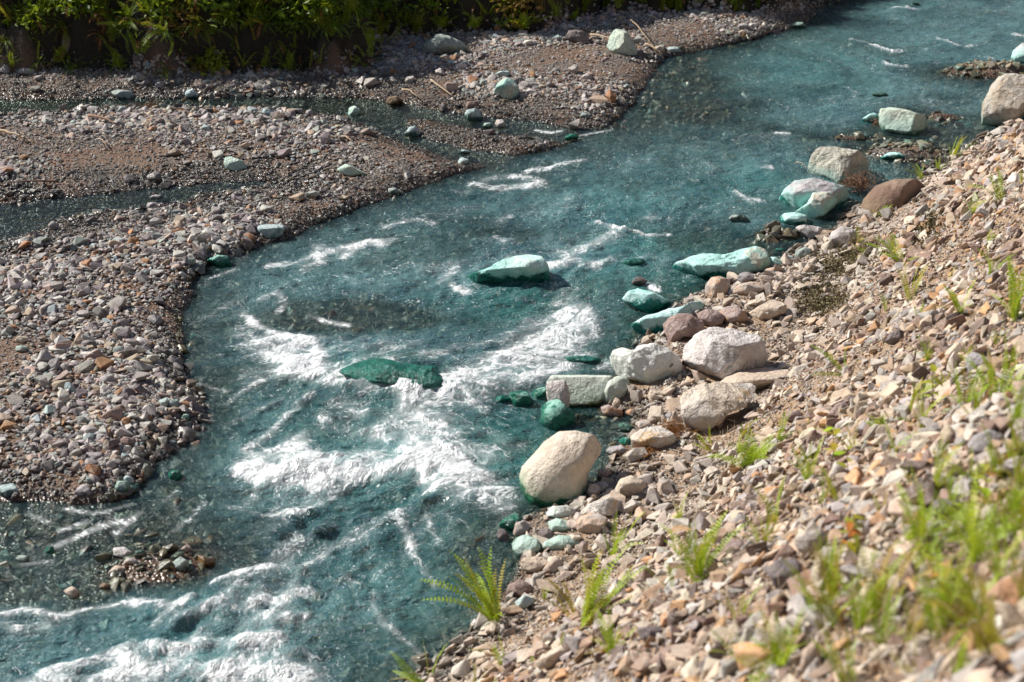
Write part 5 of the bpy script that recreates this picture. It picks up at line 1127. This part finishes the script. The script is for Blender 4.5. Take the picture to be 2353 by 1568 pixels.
for i, (a, b, m, s, lb) in enumerate([(185,20,0,.8,'leafy dark green shrub near the left end of the far bank'),(520,10,1,.9,'dense dark shrub above the hanging ferns in the middle of the far bank'),
        (720,22,0,.9,'dark leafy shrub on the far bank left of the shaded boulder'),(860,50,2,.9,'olive shrub above the shaded corner of the far bank'),(1180,25,3,.8,'yellow-green sunlit shrub on the far bank'),(1000,25,2,.7,'mid green shrub over the large shaded boulder')]):
    p, t = bank_point(a, b); e = bpy.data.objects.new('shrub', None); link(e); e.location = p; tag(e, lb, 'shrub', 'shrubs of the far bank')
    o = bpy.data.objects.new('foliage', CL[m]); link(o, e); o.scale = (s, s, s*.9); o.location = (0, 0, .2)
    link(bpy.data.objects.new('stem', tube_mesh('stem', [(0, 0, -.1), (.03, 0, .15), (0, .02, .35)], [.02, .015, .006], M_TWIG)), e)
    if m not in pick: pick[m] = 1; inst_src(o)
ncl = len(pick)-nfr
for i, (a, b, m, s, lb) in enumerate([(1560,24,0,.5,'straw-green grass tuft at the far bank edge above the pyramid boulder'),(1690,22,1,.45,'green grass tuft near the end of the far bank')]):
    p, t = bank_point(a, b); o = bpy.data.objects.new('grass_tuft', TF[m]); o.location = p; o.scale = (s,)*3; link(o); tag(o, lb, 'grass', None); inst_src(o)
NB = len(BF.objects); names = sorted(o.name for o in BF.objects)
kinds = np.array([0 if n.startswith('frond') else 1 if n.startswith('foliage') else 2 for n in names])
def bank_scatter(name, label, n, rng, want, smin, smax, dens, face=0.0, zoff=0.0):
    x, y, z, t = frustum_pts(n, rng, -9, 13, 19, 32, 60)
    x = np.asarray(x); k = (sdist(BANK, x, y) > .02) & (rng.uniform(0, 1, len(x)) < dens(x, y, z, t)); x, y, z = x[k], y[k], z[k]
    m = len(x); s = rng.uniform(smin, smax, m); rot = np.stack([rng.normal(face*.0, .35, m), rng.normal(0, .35, m), rng.uniform(0, 6.28, m)], 1)
    if face: rot[:, 2] = -np.pi/2+rng.normal(0, 1.1, m)
    ids = np.nonzero(kinds == want)[0]; idx = ids[rng.integers(0, len(ids), m)]
    scatter(name, label, np.stack([x, y, z+zoff*s], 1), rot, np.stack([s, s, s], 1), idx, BF); print(name, m)
dark = lambda x, y, z, t: np.where(x < -1.6, sstep(.38, .66, z+1.5*(fbm(x*1.3, y*1.3, 88, 3)-.45)), sstep(.15, .3, z)*(x < 3.2)+.25*(x >= 3.2))
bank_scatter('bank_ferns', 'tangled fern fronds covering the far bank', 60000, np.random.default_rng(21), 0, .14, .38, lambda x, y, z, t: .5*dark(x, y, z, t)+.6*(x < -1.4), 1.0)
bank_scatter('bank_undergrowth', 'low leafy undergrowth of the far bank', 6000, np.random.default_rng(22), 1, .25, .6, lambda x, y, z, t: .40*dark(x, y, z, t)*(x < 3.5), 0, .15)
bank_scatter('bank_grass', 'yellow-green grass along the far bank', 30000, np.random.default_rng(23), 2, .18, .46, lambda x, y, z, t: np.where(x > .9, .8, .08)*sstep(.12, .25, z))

# driftwood sticks
def stick(p1, p2, r, label, lift=.03, mat=M_STICK, bend=.03, fork=True, cat='driftwood', rg=('B',)):
    a, t1 = cast(*p1); b, t2 = cast(*p2); a = Vector(a); b = Vector(b); a.z += lift; b.z += lift*.8
    rng = random.Random(int(p1[0]*7)); n = 9; pts = []
    for i in range(n):
        s = i/(n-1); q = a.lerp(b, s); q += Vector((rng.gauss(0, 1), rng.gauss(0, 1), 0))*bend*.25+Vector((0, 0, math.sin(s*math.pi)*bend)); g = max(H(np.array([q.x]), np.array([q.y]))[0], 0); q.z = max(q.z, g+r*1.2); pts.append(q-a)
    o = bpy.data.objects.new('stick', tube_mesh('stick', pts, [r*(1-.6*i/(n-1)) for i in range(n)], mat)); o.location = a; link(o); tag(o, label, cat)
stick(S('A',-20,930), S('A',235,1017), .018, 'bleached tan stick lying on cobbles at the left edge of the gravel bar', .06)
stick(S('A',620,835), S('A',812,892), .022, 'grey-brown stick lying near the side channel on the gravel bar', .06, M_TWIG)
stick(S('A',678,990), S('A',742,1035), .009, 'short pale twig in the middle of the gravel bar', .05)
stick(S('B',1708,275), S('B',2030,410), .014, 'long bent driftwood stick lying before the pyramid boulder', .07, bend=.07)
stick(S('B',1985,180), S('B',2130,345), .009, 'thin tan stick standing up beyond the pyramid boulder', .10)
stick(S('B',2095,330), S('B',2200,395), .016, 'short brown stick reaching into the river right of the pyramid boulder', .05)
stick(S('B',618,600), S('B',768,702), .013, 'straight pale yellow stick left of the upright teal boulder', .09, bend=.0)
stick(S('B',423,655), S('B',530,708), .014, 'short orange-brown stick beside the mossy brown stone', .07)
stick(S('B',-5,988), S('B',75,1015), .012, 'short tan twig in the gravel left of the teal bend boulder', .07)
stick(S('A',420,1270), S('A',-20,1285), .012, 'dark root lying in the sand at the left edge of the bar', .02, M_TWIG)
stick(S('C',770,1160), S('C',860,1195), .007, 'thin pale twig poking out left of the blocky cream boulder', .06)
def tangle(name, reg, pts_, n, rad, ln, r, label, mat, seed, cat, flat=.55, lift=.0):
    a, b = S(reg, *pts_); p, t = cast(a, b, True); rng = random.Random(seed); V = []; F = []
    for i in range(n):
        c = Vector((rng.gauss(0, .45)*rad, rng.gauss(0, .35)*rad, abs(rng.gauss(0, .35))*rad*flat)); d = Vector((rng.gauss(0, 1), rng.gauss(0, 1), rng.gauss(0, .45))).normalized(); L = ln*rng.uniform(.5, 1.3); cv = Vector((rng.gauss(0, 1), rng.gauss(0, 1), rng.gauss(0, 1)))*L*.25
        m = tube_mesh('t', [c-d*L*.5, c+cv*.5, c+d*L*.5], [r, r*.9, r*.5], mat, 4); b0 = len(V); V += [tuple(v.co) for v in m.vertices]; F += [tuple(b0+q for q in f.vertices) for f in m.polygons]; bpy.data.meshes.remove(m)
    me = bpy.data.meshes.new(name); me.from_pydata(V, [], F); me.update(); me.materials.append(mat)
    o = bpy.data.objects.new(name, me); o.location = (p[0], p[1], p[2]+lift); link(o); tag(o, label, cat)
tangle('twig_pile', 'C', (1200, 1325), 170, .17, .17, .0035, 'tangled pile of brown twigs caught behind the blocky cream boulder', M_TWIG, 1, 'twig pile', .8, .06)
tangle('root_clump', 'C', (1345, 865), 40, .09, .09, .004, 'brown root clump wedged between green boulder and turquoise slab', M_TWIG, 2, 'root clump', 2.0)
tangle('twig_pile', 'E', (2300, 1425), 120, .16, .14, .002, 'reddish dead fern litter right of the pale cream boulder', M_RLEAF, 3, 'plant litter', .5, .02)
tangle('twig_pile', 'A', (1045, 770), 60, .18, .16, .004, 'small wad of brown flood debris on the near side of the channel', M_TWIG, 4, 'plant litter', .5, .03)
tangle('twig_pile', 'E', (2080, 1568), 70, .12, .12, .002, 'reddish dead frond litter below the pale cream boulder', M_RLEAF, 5, 'plant litter', .4, .02)

def dry_grass():
    rng = np.random.default_rng(33); V = []; F = []
    for a, b, n, sp_, L0 in [(2200,1500,260,.22,.16),(2330,1400,260,.2,.16),(2100,1400,160,.2,.12),(2000,1560,120,.2,.12),(1350,1445,30,.06,.12),(2250,1220,120,.2,.14),(1640,1030,60,.10,.10),(2120,1000,60,.1,.12),(1975,570,90,.14,.14),(1710,1450,60,.08,.10),(1145,1430,26,.05,.15)]:
        p, t = cast(min(a, 2350), b, False)
        for i in range(n):
            x, y = rng.normal(p[0], sp_), rng.normal(p[1], sp_); z = float(H(np.array([x]), np.array([y]))[0]); th = rng.uniform(0, 6.28); l = L0*rng.uniform(.5, 1.4); bd = rng.uniform(.2, 1.1); w = .0011; b0 = len(V)
            for k in range(4):
                q = k/3; rx = bd*q*q*l; V += [(x+math.cos(th)*rx-math.sin(th)*w, y+math.sin(th)*rx+math.cos(th)*w, z+l*q*(1-.35*bd*q)), (x+math.cos(th)*rx+math.sin(th)*w, y+math.sin(th)*rx-math.cos(th)*w, z+l*q*(1-.35*bd*q))]
                if k: F.append((b0+2*k-2, b0+2*k-1, b0+2*k+1, b0+2*k))
    me = bpy.data.meshes.new('dry_grass'); me.from_pydata(V, [], F); me.update(); me.materials.append(M_STICK)
    tag(link(bpy.data.objects.new('dry_grass', me)), 'dry beige grass stalks between the ferns', None, None, 'stuff')
dry_grass()

def moss():
    rng = np.random.default_rng(31); C = []
    for a, b, rx, ry, n in [(1890,705,.22,.3,1500),(1930,620,.28,.35,1800),(1960,590,.2,.3,900),(1880,670,.2,.2,700),(2120,545,.12,.5,900),(2130,520,.1,.3,500)]:
        p, t = cast(a, b, False); C.append(np.stack([rng.normal(p[0], rx*.5, n), rng.normal(p[1], ry*.5, n)], 1))
    C = np.concatenate(C); z = H(C[:, 0], C[:, 1])+np.abs(rng.normal(0, .022, len(C)))+.01; c = np.column_stack([C, z]); n = len(c)
    d = rng.normal(size=(n, 3)); d[:, 2] = abs(d[:, 2]); d /= np.linalg.norm(d, axis=1)[:, None]; u = np.cross(d, rng.normal(size=(n, 3))); u /= np.linalg.norm(u, axis=1)[:, None]; L = rng.uniform(.015, .04, (n, 1))
    V = np.stack([c, c+d*L*.5+u*L*.2, c+d*L, c+d*L*.5-u*L*.2], 1).reshape(-1, 3)
    me = mesh_np('dry_moss', V, np.arange(4*n), 4, False); me.materials.append(M_MOSS)
    tag(link(bpy.data.objects.new('dry_moss', me)), 'dry brown moss and weeds matted on the slope', None, None, 'stuff')
moss()

# ------------------------------------------------------------------ light, sky, camera
SUN_DIR = Vector((-.91, .42, 0)).normalized(); EL = math.radians(39)
to_sun = Vector((SUN_DIR.x*math.cos(EL), SUN_DIR.y*math.cos(EL), math.sin(EL)))
sl = bpy.data.lights.new('sun', 'SUN'); sl.energy = 5.0; sl.angle = math.radians(.53); sl.color = (1, .95, .87)
so = bpy.data.objects.new('sun', sl); so.rotation_euler = to_sun.to_track_quat('Z', 'Y').to_euler(); link(so)
w = bpy.data.worlds.new('World'); SC.world = w; w.use_nodes = True
nt = w.node_tree; bg = nt.nodes['Background']; sk = nt.nodes.new('ShaderNodeTexSky'); sk.sky_type = 'NISHITA'; sk.sun_disc = False
sk.sun_elevation = EL; sk.sun_rotation = math.atan2(to_sun.x, to_sun.y)
nt.links.new(sk.outputs[0], bg.inputs['Color']); bg.inputs['Strength'].default_value = .055
cd = bpy.data.cameras.new('camera'); cd.lens = LENS; cd.sensor_width = 36; cd.clip_end = 1000; cd.clip_start = .05
co = bpy.data.objects.new('camera', cd); co.location = (0, 0, CAM_H); co.rotation_euler = (math.pi/2-PITCH, 0, 0); link(co)
cd.dof.use_dof = True; cd.dof.focus_distance = 15.5; cd.dof.aperture_fstop = 2.3
SC.camera = co
SC.view_settings.view_transform = 'Standard'; SC.view_settings.look = 'None'; SC.view_settings.exposure = 0.5; SC.view_settings.gamma = 1
SC.render.engine = 'CYCLES'; SC.cycles.use_denoising = True; SC.cycles.max_bounces = 6; SC.cycles.transparent_max_bounces = 8
SC.cycles.diffuse_bounces = 2; SC.cycles.glossy_bounces = 2; SC.cycles.transmission_bounces = 2; SC.cycles.caustics_reflective = False; SC.cycles.caustics_refractive = False
SC.cycles.sample_clamp_indirect = 4; SC.cycles.sample_clamp_direct = 12
